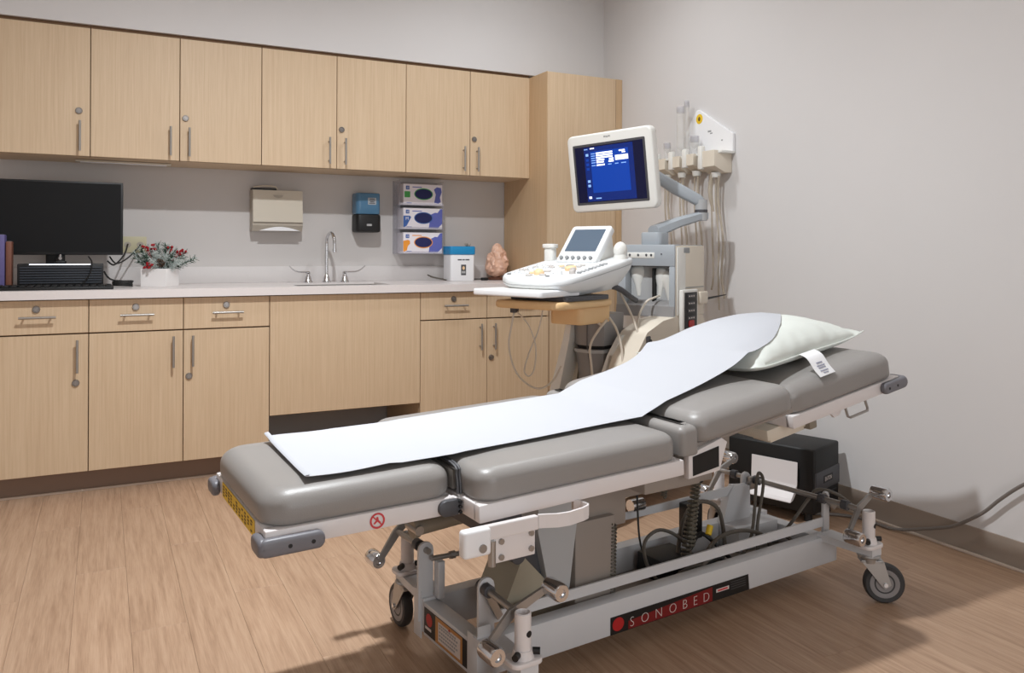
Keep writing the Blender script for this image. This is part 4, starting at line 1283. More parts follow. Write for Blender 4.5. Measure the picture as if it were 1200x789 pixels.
bm = B(); pad(bm, 0.002, 0.066, -0.325, 0.325, 0.0, 0.082, 0.02, 0.022, 0.006, 0.004, Wm_)
part('bolster_cushion', bm, 'vinyl', ang=80)
BT = R(7.6)
Bm_ = Matrix.Translation((-0.148, 0, 0.588)) @ Matrix.Rotation(-BT, 4, 'Y')
bm = B(); pad(bm, 0.0, 0.385, -0.326, 0.326, 0.0, 0.088, 0.05, 0.042, 0.018, 0.009, Bm_)
part('back_cushion', bm, 'vinyl', ang=80)
bm = B(); box(bm, 0.01, 0.39, -0.30, 0.30, -0.012, 0.001, 0.003, 2, Bm_); part('back_board', bm, 'liftgrey')
bm = B(); pad(bm, 0.0, 0.503, -0.258, 0.258, 0.0, 0.092, 0.05, 0.046, 0.014, 0.008, Hm)
part('head_cushion', bm, 'vinyl', ang=80)

TOPX[0] = False
# ---- coil cords and cables in the base
def coil(p0, p1, rc, r, turns):
    p0 = Vector(p0); p1 = Vector(p1); d = p1 - p0
    u = d.orthogonal().normalized(); v = d.cross(u).normalized()
    n = turns * 7
    bm = B()
    tube(bm, [p0 + d * (i / n) + (u * math.cos(2 * PI * i / 7) + v * math.sin(2 * PI * i / 7)) * rc for i in range(n + 1)], r, 5)
    return part('coil_cord', bm, 'coil')
coil((-0.265, -0.125 + 0.02, 0.345), (-0.272, -0.105, 0.09), 0.0095, 0.003, 26)
coil((0.127, -0.04, 0.40), (0.085, -0.055, 0.20), 0.013, 0.0042, 17)
coil((0.105, -0.045, 0.33), (0.06, -0.05, 0.11), 0.013, 0.0042, 17)
coil((0.062, 0.03, 0.44), (0.055, 0.03, 0.33), 0.009, 0.003, 14)
def bcable(pts, r=0.006, m='cable_g'):
    bm = B(); tube(bm, pts, r, 7, 5); return part('cable', bm, m)
bcable([(-0.02, -0.03, 0.10), (-0.06, -0.02, 0.16), (-0.05, 0.0, 0.22), (0.03, 0.02, 0.235), (0.10, 0.0, 0.20), (0.15, -0.02, 0.12)], 0.0055)
bcable([(0.08, 0.0, 0.11), (0.14, 0.03, 0.24), (0.22, 0.04, 0.285), (0.30, 0.03, 0.25), (0.32, 0.02, 0.14), (0.30, 0.01, 0.095)], 0.007)
bcable([(0.10, -0.06, 0.11), (0.20, -0.05, 0.19), (0.32, -0.05, 0.20), (0.42, -0.06, 0.165), (0.45, -0.07, 0.10)], 0.0065)
bcable([(0.12, -0.02, 0.17), (0.19, 0.0, 0.20), (0.24, -0.04, 0.15), (0.29, -0.06, 0.095)], 0.007, 'cable_b')
bcable([(0.03, -0.07, 0.092), (0.12, -0.08, 0.13), (0.20, -0.07, 0.14), (0.26, -0.08, 0.094)], 0.006, 'cable_b')
bcable([(-0.05, -0.08, 0.092), (0.02, -0.06, 0.12), (0.08, -0.09, 0.15), (0.16, -0.09, 0.11), (0.22, -0.05, 0.095)], 0.006)
bcable([(0.30, -0.05, 0.10), (0.38, -0.04, 0.17), (0.50, 0.04, 0.31), (0.53, 0.05, 0.33), (0.51, 0.02, 0.30), (0.42, -0.03, 0.19), (0.40, -0.05, 0.12)], 0.0055)
bcable([(0.46, -0.04, 0.155), (0.52, -0.06, 0.165), (0.60, -0.09, 0.26), (0.628, -0.11, 0.298), (0.66, -0.16, 0.29), (0.70, -0.20, 0.25)], 0.0055)
bcable([(0.30, -0.09, 0.09), (0.42, -0.10, 0.095), (0.52, -0.09, 0.10), (0.57, -0.05, 0.12), (0.55, 0.0, 0.14)], 0.007)
bm = B(); cyl(bm, (0.20, -0.02, 0.20), (0.215, -0.015, 0.225), 0.010, n=10); part('cable_tie', bm, 'yellow')
bcable([(-0.03, 0.06, 0.40), (-0.035, 0.05, 0.30), (-0.04, 0.03, 0.20), (-0.02, 0.0, 0.12)], 0.0032, 'cable_b')

# ---- exam paper, pillow
def bedobj(name, bm, m, lab, cat, **k):
    bmesh.ops.transform(bm, matrix=TT, verts=bm.verts)
    o = obj(name, bm, m, None, **k)
    o.matrix_world = BM_
    return tag(o, lab, cat)
PC = Vector((0.475, 0.080)); PA, PB_ = 0.320, 0.235; PROT = R(8.5)
PTILT = R(5.0)
def pillow_h(u, v):
    k = max(0.0, 1 - abs(u) ** 2.6) ** 0.62 * max(0.0, 1 - abs(v) ** 2.6) ** 0.62
    return k
def pillow_pt(u, v, top):
    k = pillow_h(u, v)
    # pinch the sides in between the corners
    px = u * PA * (1 - 0.07 * (1 - abs(u)) * 0 - 0.05 * (1 - v * v) * abs(u) ** 3)
    py = v * PB_ * (1 - 0.07 * (1 - u * u) * abs(v) ** 3)
    wr = 0.0045 * math.sin(26 * u + 4 * noise.noise(Vector((u * 4, v * 3, 2.0)))) * max(0.0, abs(v) - 0.35) + 0.0035 * noise.noise(Vector((u * 5, v * 7, 1.3))) + 0.002 * math.sin(16 * u + 3 * v) * abs(v) ** 2
    zc = 0.764 + math.tan(PTILT) * px
    z = zc + (0.094 * k + wr * (1 - k * 0.5) * (1 if k > 0 else 0) if top else -0.038 * k ** 0.8)
    z += 0.012 * abs(u) ** 6 * abs(v) ** 6
    if u > 0.5:
        z += 0.006 * ((u - 0.5) / 0.5) ** 2
    c, s = math.cos(PROT), math.sin(PROT)
    return Vector((PC.x + px * c - py * s, PC.y + px * s + py * c, z))
bm = B(); NU, NV = 44, 34
tt = bmesh.new()
gt = {}; gb_ = {}
for i in range(NU + 1):
    for j in range(NV + 1):
        u = -1 + 2 * i / NU; v = -1 + 2 * j / NV
        gt[i, j] = tt.verts.new(pillow_pt(u, v, True))
        if i in (0, NU) or j in (0, NV):
            gb_[i, j] = gt[i, j]
        else:
            gb_[i, j] = tt.verts.new(pillow_pt(u, v, False))
for i in range(NU):
    for j in range(NV):
        tt.faces.new((gt[i, j], gt[i + 1, j], gt[i + 1, j + 1], gt[i, j + 1]))
        tt.faces.new((gb_[i, j], gb_[i, j + 1], gb_[i + 1, j + 1], gb_[i + 1, j]))
_merge(bm, tt)
pil = bedobj('pillow', bm, 'pillow', 'plump pale green-white pillow at the head of the bed', 'pillow', ang=85)
bm = B(); tube(bm, [pillow_pt(-1 + 2 * i / 40, -1, True) for i in range(41)], 0.0022, 6); bmesh.ops.transform(bm, matrix=TT, verts=bm.verts); o = obj('seam', bm, 'pillow', None); o.parent = pil
# tag hanging from the near seam on to the cushion
bm = B()
top_c = pillow_pt(0.20, -1, True)
tp = [(top_c, 0.0), ]
p0 = Vector((0.455, -0.172, 0.772)); p1 = Vector((0.450, -0.205, 0.762)); p2 = Vector((0.448, -0.232, 0.733)); p3 = Vector((0.452, -0.252, 0.712))
rings = []
for p in smooth_pts([p0, p1, p2, p3], 5):
    d = Vector((0.082, 0.010, 0.009))
    rings.append([p - d * 0.5, p + d * 0.5, p + d * 0.5 + Vector((0, 0.0005, 0.001)), p - d * 0.5 + Vector((0, 0.0005, 0.001))])
loft(bm, rings)
bmesh.ops.transform(bm, matrix=TT, verts=bm.verts); tg = obj('tag', bm, 'tag', None, smooth=False); tg.parent = pil
bm = B()
for k, (u, w_) in enumerate(((0.52, 0.03), (0.60, 0.04), (0.68, 0.036), (0.78, 0.04), (0.86, 0.026))):
    q = smooth_pts([p0, p1, p2, p3], 20); p = q[int(u * (len(q) - 1))]; pn = q[min(len(q) - 1, int(u * (len(q) - 1)) + 2)]
    n_ = Vector((0, -0.0008, 0.0008))
    d = Vector((1, 0.12, 0.09)) * w_ / 2
    loft(bm, [[p - d + n_, p + d + n_, pn + d + n_, pn - d + n_], [p - d + n_ * 1.6, p + d + n_ * 1.6, pn + d + n_ * 1.6, pn - d + n_ * 1.6]])
bmesh.ops.transform(bm, matrix=TT, verts=bm.verts); o = obj('tag_print', bm, 'ink', None, smooth=False); o.parent = pil

# paper: near and far edge lines (a, b, z) then lofted across with a soft crown
def zsurf(a):
    """height of the cushions' crown along the bed"""
    if a < -0.835: return 0.6300
    if a < -0.79: return 0.6300 + 0.001 * math.sin((a + 0.835) / 0.045 * PI)
    if a < -0.225: return 0.632 + sl * (a + 0.81)
    if a < -0.14: return 0.649 + (a + 0.225) * 0.35
    return 0.679 + 0.134 * (a + 0.14)
near = [(-1.142, -0.205, 0), (-1.05, -0.205, 0), (-0.90, -0.20, 0), (-0.80, -0.20, 0), (-0.60, -0.20, 0), (-0.40, -0.195, 0), (-0.25, -0.190, 0), (-0.16, -0.186, 0), (-0.10, -0.182, 0.004), (-0.02, -0.178, 0.012), (0.06, -0.176, 0.024), (0.14, -0.176, 0.042), (0.20, -0.172, 0.066)]
far = [(-1.128, 0.200, 0), (-1.04, 0.200, 0), (-0.90, 0.205, 0), (-0.80, 0.205, 0), (-0.60, 0.21, 0), (-0.40, 0.21, 0), (-0.25, 0.212, 0), (-0.16, 0.216, 0), (-0.10, 0.22, 0.002), (-0.02, 0.226, 0.006), (0.06, 0.232, 0.014), (0.12, 0.240, 0.030), (0.165, 0.25, 0.058)]
def lerp_poly(poly, n):
    pts = smooth_pts([Vector(p) for p in poly], n)
    return pts
NN = lerp_poly(near, 5); FF = lerp_poly(far, 5)
rows = []
for i, (p, q) in enumerate(zip(NN, FF)):
    row = []
    for j in range(17):
        s = j / 16
        a = p.x + (q.x - p.x) * s; b = p.y + (q.y - p.y) * s
        lift = p.z + (q.z - p.z) * s
        z = zsurf(a) + lift + 0.0035 + 0.0015 * noise.noise(Vector((a * 3, b * 5, 0.4)))
        e = abs(2 * s - 1)
        if a < -0.95:
            z += 0.004 * (0.5 + 0.5 * math.sin(a * 23 + b * 11)) * e
        row.append(Vector((a, b, z)))
    rows.append(row)
# foot end: small curled lip
lip = []
for k, (da, dz) in enumerate(((-0.005, 0.002), (-0.008, 0.005), (-0.006, 0.008), (0.003, 0.009))):
    lip.append([v + Vector((da, 0, dz * (0.5 + 0.5 * (j / 16)) + (0.002 if j > 13 else 0))) for j, v in enumerate(rows[0])])
rows = lip[::-1] + rows
# over the pillow
rl_ = rows[-1]
tops = []
for k in range(1, 17):
    u = -0.93 + 1.30 * k / 16
    row = []
    for j in range(17):
        s = j / 16
        v0_ = -0.80 + 0.62 * max(0.0, (k - 5) / 11) ** 1.4; v = v0_ + (0.86 - v0_) * s
        uu = u + 0.42 * s * (k / 16) * 0 + (0.22 * (k / 16) * s)
        w_ = min(1.0, k / 3.0)
        p = pillow_pt(max(-1, min(1, uu)), max(-1, min(1, v)), True)
        p.z += 0.004
        row.append(rl_[j].lerp(p, w_) if k < 3 else p)
        if k < 3:
            row[-1].z = max(row[-1].z, rl_[j].z + (p.z - rl_[j].z) * w_)
    tops.append(row)
rows += tops
# resample smoothing along the length to remove kinks
for _ in range(2):
    new = [rows[0]]
    for i in range(1, len(rows) - 1):
        new.append([(rows[i - 1][j] + rows[i][j] * 2 + rows[i + 1][j]) / 4 if rows[i][j].x > 0.02 else rows[i][j] for j in range(17)])
    new.append(rows[-1]); rows = new
bm = B(); tt = bmesh.new()
g = [[tt.verts.new(v) for v in row] for row in rows]
for i in range(len(g) - 1):
    for j in range(16):
        tt.faces.new((g[i][j], g[i + 1][j], g[i + 1][j + 1], g[i][j + 1]))
bmesh.ops.recalc_face_normals(tt, faces=tt.faces)
r_ = bmesh.ops.solidify(tt, geom=tt.faces[:], thickness=0.0009)
_merge(bm, tt)
bedobj('exam_paper', bm, 'paper', 'long strip of white exam paper laid down the bed and over the pillow', 'paper', ang=70)
# ================================================================ ultrasound machine (machine space: x operator right, y forward, z up)
UM_O = (2.192, 3.062, 0.0)
UM_R = R(-65)
um = thing('ultrasound_machine', 'white and grey ultrasound machine with lit blue screen standing behind the bed', 'machine', UM_O, UM_R, local=True)
def up(name, bm, m, parent=None, **k):
    o = obj(name, bm, m, None, **k)
    o.parent = parent if parent is not None else um
    return o
def ub(name, x0, x1, y0, y1, z0, z1, m, bev=0.006, parent=None, Mx=None, seg=3):
    bm = B(); box(bm, x0, x1, y0, y1, z0, z1, bev, seg, Mx)
    return up(name, bm, m, parent)

# base hull and wheels
bm = B()
prof = [(0.34, 0.10), (0.34, 0.70), (0.28, 0.80), (0.0, 0.805), (-0.12, 0.795), (-0.26, 0.755), (-0.36, 0.66), (-0.44, 0.50), (-0.50, 0.30), (-0.56, 0.16), (-0.56, 0.10)]
loft(bm, [[(x, y, z) for y, z in prof] for x in (0.080, 0.205)])
hull = up('base_flank', bm, 'beige', ang=30)
bm = B()
prof = [(0.34, 0.10), (0.34, 0.70), (0.0, 0.74), (-0.20, 0.60), (-0.20, 0.10)]
loft(bm, [[(x, y, z) for y, z in prof] for x in (-0.10, 0.078)])
up('base_core', bm, 'panelgrey', ang=30)
bm = B()
loft(bm, [[(x, y, z) for y, z in prof2] for x, prof2 in ((-0.170, [(0.3, 0.1), (0.3, 0.6), (-0.30, 0.55), (-0.36, 0.30), (-0.50, 0.10)]), (-0.102, [(0.3, 0.1), (0.3, 0.7), (-0.30, 0.65), (-0.40, 0.32), (-0.54, 0.10)]))])
up('base_flank', bm, 'beige', ang=30)
ub('base_foot', -0.17, 0.205, -0.60, -0.19, 0.09, 0.30, 'beige', 0.03)
for x in (-0.15, 0.18):
    for y in (-0.52, 0.28):
        bm = B(); cyl(bm, (x - 0.02, y, 0.062), (x + 0.02, y, 0.062), 0.062, n=24); wv = up('wheel', bm, 'rubber')
        bm = B(); cyl(bm, (x - 0.022, y, 0.062), (x + 0.022, y, 0.062), 0.036, n=20); up('wheel_hub', bm, 'lgrey', wv)
# front column under the console: two grey shells with a dark seam, pale leg strip on the left
bm = B()
def colring(z, hw, y0, y1):
    return [(-hw - 0.022, y1, z), (-hw - 0.022, y0 + 0.03, z), (-hw * 0.55 - 0.022, y0 + 0.006, z), (-0.022, y0, z), (hw * 0.55 - 0.022, y0 + 0.006, z), (hw - 0.022, y0 + 0.03, z), (hw - 0.022, y1, z)]
loft(bm, [colring(z, hw, y0, -0.20) for z, hw, y0 in ((0.30, 0.060, -0.36), (0.56, 0.060, -0.375), (0.678, 0.072, -0.385), (0.680, 0.074, -0.39))])
up('column_shell', bm, 'panelgrey', ang=50)
bm = B(); loft(bm, [colring(z, hw, y0, -0.20) for z, hw, y0 in ((0.681, 0.068, -0.375), (0.694, 0.070, -0.377))]); up('column_gap', bm, 'black', ang=50)
bm = B(); loft(bm, [colring(z, hw, y0, -0.20) for z, hw, y0 in ((0.695, 0.072, -0.385), (0.83, 0.078, -0.39))]); up('column_shell', bm, 'panelgrey', ang=50)
bm = B(); loft(bm, [colring(z, hw, y0, -0.20) for z, hw, y0 in ((0.664, 0.075, -0.391), (0.678, 0.076, -0.392))]); up('column_band', bm, 'lgrey', ang=50)
bm = B(); tube(bm, [(-0.010, -0.392, 0.825), (-0.010, -0.392, 0.70), (-0.008, -0.386, 0.66), (0.005, -0.378, 0.58)], 0.002, 6, 4); up('column_seam', bm, 'dgrey')
bm = B()
loft(bm, [[(x0 - w_, y, z), (x0 + w_, y, z), (x0 + w_, y + 0.10, z), (x0 - w_, y + 0.10, z)] for x0, w_, y, z in ((-0.150, 0.028, -0.44, 0.30), (-0.165, 0.025, -0.42, 0.47), (-0.140, 0.020, -0.405, 0.60), (-0.115, 0.016, -0.395, 0.72), (-0.105, 0.012, -0.385, 0.815))])
up('front_leg', bm, 'offwhite', ang=50)
bm = B()
loft(bm, [[(x0 - w_, y, z), (x0 + w_, y, z), (x0 + w_, y + 0.10, z), (x0 - w_, y + 0.10, z)] for x0, w_, y, z in ((0.075, 0.014, -0.47, 0.30), (0.070, 0.014, -0.43, 0.52), (0.082, 0.013, -0.36, 0.66), (0.095, 0.011, -0.30, 0.74))])
up('front_leg', bm, 'offwhite', ang=50)
for k in range(4):
    zz = 0.735 - 0.029 * k
    bm = B(); prism(bm, ellipse(0.022, 0.021, 12), 0.0016, 0.004, frame_m((0.2045, -0.235 - 0.012 * k, zz - 0.02), (0, 1, 0), (0, 0, 1))); up('vent_hole', bm, 'black')
bm = B(); prism(bm, rrect(0.040, 0.135, 0.008), 0, 0.0016, frame_m((0.2045, -0.252, 0.672), (0, 1, 0), (0, 0, 1))); up('vent_panel', bm, 'dgrey')

# upper body: grey front bezel with probe bay, beige side
FZ = 1.128
bm = B()
for a, b_, c, d in ((-0.098, 0.200, 1.030, FZ), (-0.098, -0.050, 0.80, 1.03), (0.172, 0.200, 0.80, 1.03), (-0.05, 0.172, 0.80, 0.835)):
    box(bm, a, b_, -0.004, 0.05, c, d, 0.004, 2)
up('front_bezel', bm, 'bluegrey')
bm = B(); loft(bm, [[(x, y, z) for y, z in ((-0.012, 0.80), (0.05, 0.80), (0.05, 0.875), (0.02, 0.868), (-0.004, 0.85))] for x in (-0.098, 0.199)])
up('bay_sill', bm, 'panelgrey', smooth=False)
ub('bay_back', -0.09, 0.19, 0.12, 0.14, 0.80, 1.05, 'dgrey', 0)
bm = B(); box(bm, -0.05, 0.172, 0.05, 0.12, 1.025, 1.032); box(bm, -0.055, -0.05, 0.05, 0.12, 0.83, 1.03); box(bm, 0.172, 0.178, 0.05, 0.12, 0.83, 1.03); box(bm, -0.05, 0.172, 0.05, 0.12, 0.826, 0.832); up('bay_lining', bm, 'panelgrey', smooth=False)
ub('bay_divider', 0.075, 0.083, 0.02, 0.12, 0.86, 1.02, 'black', 0.001)
bm = B(); box(bm, -0.04, 0.100, -0.0065, -0.003, 1.066, 1.092, 0.002); po = up('port_strip', bm, 'offwhite')
for x in (-0.026, 0.018, 0.060, 0.085):
    bm = B(); prism(bm, ellipse(0.010, 0.012, 12), 0, 0.003, frame_m((x, -0.0062, 1.080), (1, 0, 0), (0, 0, 1))); up('port', bm, 'dgrey', po)
bm = B(); prism(bm, ellipse(0.006, 0.006, 10), 0, 0.003, frame_m((0.135, -0.004, 1.085), (1, 0, 0), (0, 0, 1))); up('indicator', bm, 'dgrey')
bm = B()
loft(bm, [[(x, y, z) for y, z in ((0.05, 0.80), (0.30, 0.80), (0.30, FZ), (0.05, FZ))] for x in (-0.098, 0.192)])
up('rear_housing', bm, 'lgrey', smooth=False)
bm = B(); box(bm, 0.192, 0.2015, 0.004, 0.30, 0.80, FZ - 0.004, 0.004, 2); sd = up('side_panel', bm, 'beige')
bm = B(); box(bm, 0.2015, 0.206, 0.012, 0.095, 0.81, FZ - 0.012, 0.003, 2); up('side_rib', bm, 'offwhite', sd)
bm = B(); box(bm, 0.2005, 0.2075, 0.075, 0.135, 1.090, 1.115, 0.003, 2); up('side_badge', bm, 'grey', sd)
bm = B(); box(bm, 0.2015, 0.2035, 0.10, 0.29, 0.93, 0.934); up('side_seam', bm, 'grey', sd, smooth=False)
# side control box with four rockers and a red button
Cm = Matrix.Translation((0.2, 0.105, 0))
bm = B(); box(bm, 0.2, 0.225, 0.03, 0.185, 0.735, 0.925, 0.006, 3); cb = up('switch_box', bm, 'offwhite')
bm = B(); box(bm, 0.2, 0.226, 0.022, 0.027, 0.75, 0.92, 0.001)
bm.free()
bm = B(); box(bm, 0.225, 0.2275, 0.045, 0.170, 0.748, 0.912, 0.002, 2); up('switch_panel', bm, 'black', cb)
for k in range(4):
    zz = 0.895 - 0.033 * k
    bm = B(); box(bm, 0.2275, 0.2305, 0.070, 0.145, zz - 0.008, zz + 0.008, 0.003, 2); r_ = up('rocker', bm, 'dgrey', cb)
    bm = B()
    for q in (-0.022, 0.0, 0.022):
        box(bm, 0.2304, 0.2311, 0.1075 + q - 0.006, 0.1075 + q + 0.006, zz - 0.0025, zz + 0.0025)
    up('switch_mark', bm, 'lettering', cb, smooth=False)
bm = B(); prism(bm, rrect(0.055, 0.030, 0.008), 0, 0.004, frame_m((0.2272, 0.108, 0.770), (0, 1, 0), (0, 0, 1)), 0.001); up('red_button', bm, 'red', cb)
ub('cable_hook', 0.2, 0.235, 0.19, 0.275, 0.853, 0.912, 'beige', 0.008)
bm = B(); tube(bm, [(0.225, 0.272, 0.876), (0.226, 0.38, 0.880), (0.226, 0.50, 0.886)], [0.006, 0.005, 0.002], 8); up('probe_hook', bm, 'black')

# probes parked in the bay
def probe(x, z, rz, lab):
    bm = B()
    Mx = Matrix.Translation((x, 0.055, z)) @ Matrix.Rotation(rz, 4, 'Y')
    loft(bm, [[(w_ * math.cos(2 * PI * k / 14), d_ * math.sin(2 * PI * k / 14), zz) for k in range(14)] for w_, d_, zz in ((0.010, 0.008, -0.075), (0.014, 0.012, -0.05), (0.018, 0.015, -0.02), (0.034, 0.020, 0.015), (0.038, 0.022, 0.038), (0.036, 0.020, 0.058), (0.020, 0.012, 0.066))], Mx=Mx)
    return up('probe', bm, 'offwhite', ang=60)
probe(0.105, 0.955, R(8), '')
probe(-0.015, 0.965, R(-4), '')
probe(0.14, 0.945, R(-6), '')

# monitor arm
bm = B(); prism(bm, rrect(0.105, 0.105, 0.025, 5, 0.06, 0.075), FZ - 0.002, 1.185, bev=0.006); up('arm_post', bm, 'bluegrey')
bm = B()
p0 = Vector((0.045, 0.085, 1.185)); p1 = Vector((0.115, 0.19, 1.225)); p2 = Vector((0.165, 0.29, 1.262)); p3 = Vector((0.19, 0.335, 1.268))
rings = []
for p, hw, ht in ((p0, 0.044, 0.030), (p0.lerp(p1, 0.5) + Vector((0, 0, 0.006)), 0.040, 0.027), (p1 + Vector((0, 0, 0.008)), 0.036, 0.024), (p2, 0.032, 0.022), (p3, 0.026, 0.020)):
    d = Vector((0.8, -0.45, 0)).normalized()
    rings.append([p + d * (sx * hw) + Vector((0, 0, sz * ht)) for sx, sz in ((-1, -0.6), (-0.6, -1), (0.6, -1), (1, -0.6), (1, 0.6), (0.6, 1), (-0.6, 1), (-1, 0.6))])
loft(bm, rings); up('lower_arm', bm, 'bluegrey', ang=50)
bm = B(); cyl(bm, (0.18, 0.31, 1.245), (0.18, 0.31, 1.345), 0.030, n=20); up('elbow', bm, 'lgrey')
bm = B(); cyl(bm, (0.18, 0.31, 1.283), (0.18, 0.31, 1.297), 0.0305, n=20); up('elbow_gap', bm, 'dgrey')
bm = B()
q0 = Vector((0.18, 0.31, 1.335)); q1 = Vector((0.06, 0.245, 1.410)); q2 = Vector((-0.02, 0.20, 1.470))
rings = []
for p, hw, ht in ((q0 + Vector((0.012, 0.006, -0.008)), 0.020, 0.022), (q0, 0.026, 0.030), (q1, 0.030, 0.034), (q2, 0.028, 0.030)):
    d = Vector((0.48, -0.88, 0)).normalized()
    rings.append([p + d * (sx * hw) + Vector((0, 0, sz * ht)) for sx, sz in ((-1, -0.6), (-0.6, -1), (0.6, -1), (1, -0.6), (1, 0.6), (0.6, 1), (-0.6, 1), (-1, 0.6))])
loft(bm, rings); up('upper_arm', bm, 'bluegrey', ang=50)

# monitor: its own tilt, part of the machine
UMi = (Matrix.Translation(UM_O) @ Matrix.Rotation(UM_R, 4, 'Z')).inverted()
MH = R(72.5); MP = R(-6.9); MR = R(1.1)
hh = Vector((math.sin(MH), math.cos(MH), 0)); rr = Vector((math.cos(MH), -math.sin(MH), 0)); uu = Vector((0, 0, 1))
u2 = uu * math.cos(MP) + hh * math.sin(MP)
r2 = rr * math.cos(MR) + u2 * math.sin(MR); u3 = u2 * math.cos(MR) - rr * math.sin(MR)
mc = Vector((2.157, 3.225, 1.479))
n3 = r2.cross(u3)        # towards the viewer
Mm = UMi @ Matrix(((r2.x, u3.x, n3.x, mc.x), (r2.y, u3.y, n3.y, mc.y), (r2.z, u3.z, n3.z, mc.z), (0, 0, 0, 1)))
MW, MHt = 0.512, 0.380
bm = B(); prism(bm, rrect(MW, MHt, 0.032, 6), -0.045, 0.0, Mm, 0.010, 3); mon = up('monitor_housing', bm, 'offwhite')
bm = B(); prism(bm, rrect(MW * 0.7, MHt * 0.7, 0.03, 5), -0.085, -0.044, Mm, 0.015, 3); up('monitor_back', bm, 'offwhite', mon)
SW, SH = 0.437, 0.295
sy = -0.006
bm = B(); prism(bm, rrect(SW, SH, 0.006, 3, 0, sy), -0.002, 0.0012, Mm); up('screen_bezel', bm, 'dgrey', mon)
dw, dh = 0.412, 0.272
bm = B(); prism(bm, rrect(dw, dh, 0.002, 2, 0, sy), 0.0012, 0.0016, Mm); up('display', bm, 'scr_navy', mon, smooth=False)
def srect(name, u0, v0, u1, v1, m, lift):
    """u,v in 0..1 of the display from its top-left"""
    x0 = -dw / 2 + u0 * dw; x1 = -dw / 2 + u1 * dw; y1 = sy + dh / 2 - v0 * dh; y0 = sy + dh / 2 - v1 * dh
    bm = B(); prism(bm, [(x0, y0), (x1, y0), (x1, y1), (x0, y1)], lift - 0.0003, lift, Mm)
    return up(name, bm, m, mon, smooth=False)
srect('screen_panel', 0.14, 0.02, 0.86, 0.985, 'scr_mid', 0.0019)
srect('screen_panel', 0.235, 0.10, 0.79, 0.835, 'scr_blue', 0.0022)
srect('screen_panel', 0.14, 0.86, 0.86, 0.985, 'scr_mid', 0.0024)
row = 0.125
lines = [(0.245, 0.30, 0.31, 'scr_pale')]
for i, v in enumerate((0.125, 0.165, 0.205, 0.245, 0.285, 0.335)):
    srect('screen_text', 0.245, v + 0.008, 0.305, v + 0.022, 'scr_pale', 0.0026)
    if i < 3:
        srect('screen_field', 0.32, v, 0.565, v + 0.027, 'scr_white', 0.0026)
    elif i == 3:
        srect('screen_field', 0.32, v, 0.44, v + 0.027, 'scr_white', 0.0026); srect('screen_field', 0.51, v, 0.575, v + 0.03, 'scr_white', 0.0026)
    elif i == 4:
        srect('screen_field', 0.32, v, 0.43, v + 0.027, 'scr_white', 0.0026); srect('screen_field', 0.50, v, 0.575, v + 0.03, 'scr_white', 0.0026)
    else:
        srect('screen_field', 0.32, v, 0.44, v + 0.027, 'scr_white', 0.0026)
srect('screen_field', 0.60, 0.21, 0.785, 0.295, 'scr_white', 0.0026)
srect('screen_field', 0.66, 0.125, 0.745, 0.150, 'scr_white', 0.0026)
srect('screen_field', 0.70, 0.160, 0.75, 0.180, 'scr_white', 0.0026)
for u0, u1 in ((0.49, 0.54), (0.59, 0.64), (0.68, 0.75)):
    srect('screen_text', u0, 0.345, u1, 0.360, 'scr_pale', 0.0026)
srect('screen_text', 0.235, 0.035, 0.30, 0.055, 'scr_white', 0.0026)
srect('screen_text', 0.145, 0.045, 0.20, 0.058, 'scr_pale', 0.0026)
for v, m_ in ((0.13, 'scr_pale'), (0.22, 'scr_blue'), (0.30, 'scr_blue'), (0.38, 'scr_blue'), (0.60, 'scr_pale'), (0.68, 'scr_pale')):
    srect('screen_icon', 0.165, v, 0.205, v + 0.045, m_, 0.0026)
srect('screen_icon', 0.165, 0.895, 0.205, 0.935, 'scr_white', 0.0026)
srect('screen_text', 0.27, 0.925, 0.35, 0.945, 'scr_pale', 0.0026)
text_obj('brand_lettering', 'PHILIPS', 0.0125, Mm @ Matrix.Translation((0.0, MHt / 2 - 0.028, 0.0004)), 'dgrey', None, 0.0003, 'CENTER').parent = mon

# console
KM = Matrix.Translation((-0.091, -0.721, 0)) @ Matrix.Rotation(R(-3), 4, 'Z')
def zt(y):
    return 0.985 + 0.185 * max(0, y)
outline = [(-0.17, 0.055), (-0.10, 0.010), (0.0, -0.010), (0.10, 0.0), (0.165, 0.022), (0.19, 0.06), (0.202, 0.20), (0.206, 0.36), (0.203, 0.46), (0.185, 0.49), (0.0, 0.50), (-0.185, 0.49), (-0.203, 0.46), (-0.206, 0.36), (-0.205, 0.20), (-0.198, 0.095)]
def co(scale, dz, yshift=0.0):
    cx, cy = 0.0, 0.24
    return [(cx + (x - cx) * scale, cy + (y - cy) * scale + yshift, zt(cy + (y - cy) * scale) + dz) for x, y in outline]
def lowring(scale, y_front, zf, zr):
    cx, cy = 0.0, 0.27
    out = []
    for x, y in outline:
        yy = cy + (y - cy) * scale
        t_ = (yy) / 0.5
        out.append((cx + (x - cx) * scale, yy, zf + (zr - zf) * t_))
    return out
bm = B()
loft(bm, [lowring(0.72, 0, 0.905, 0.945), lowring(0.86, 0, 0.925, 0.985), lowring(0.985, 0, 0.952, 1.035), co(1.0, -0.022), co(1.0, -0.010), co(0.985, -0.003), co(0.95, 0.0), co(0.90, 0.0005)], Mx=KM)
con = up('console', bm, 'console', ang=45)
bm = B(); loft(bm, [[(x, y, z + 0.0) for x, y, z in co(1.003, -0.024)], [(x, y, z) for x, y, z in co(1.003, -0.0275)]], cap=False, Mx=KM); up('console_seam', bm, 'lgrey', con)
slope = math.atan(0.185)
Tp = KM @ Matrix.Translation((0, 0, 0.985)) @ Matrix.Rotation(slope, 4, 'X')
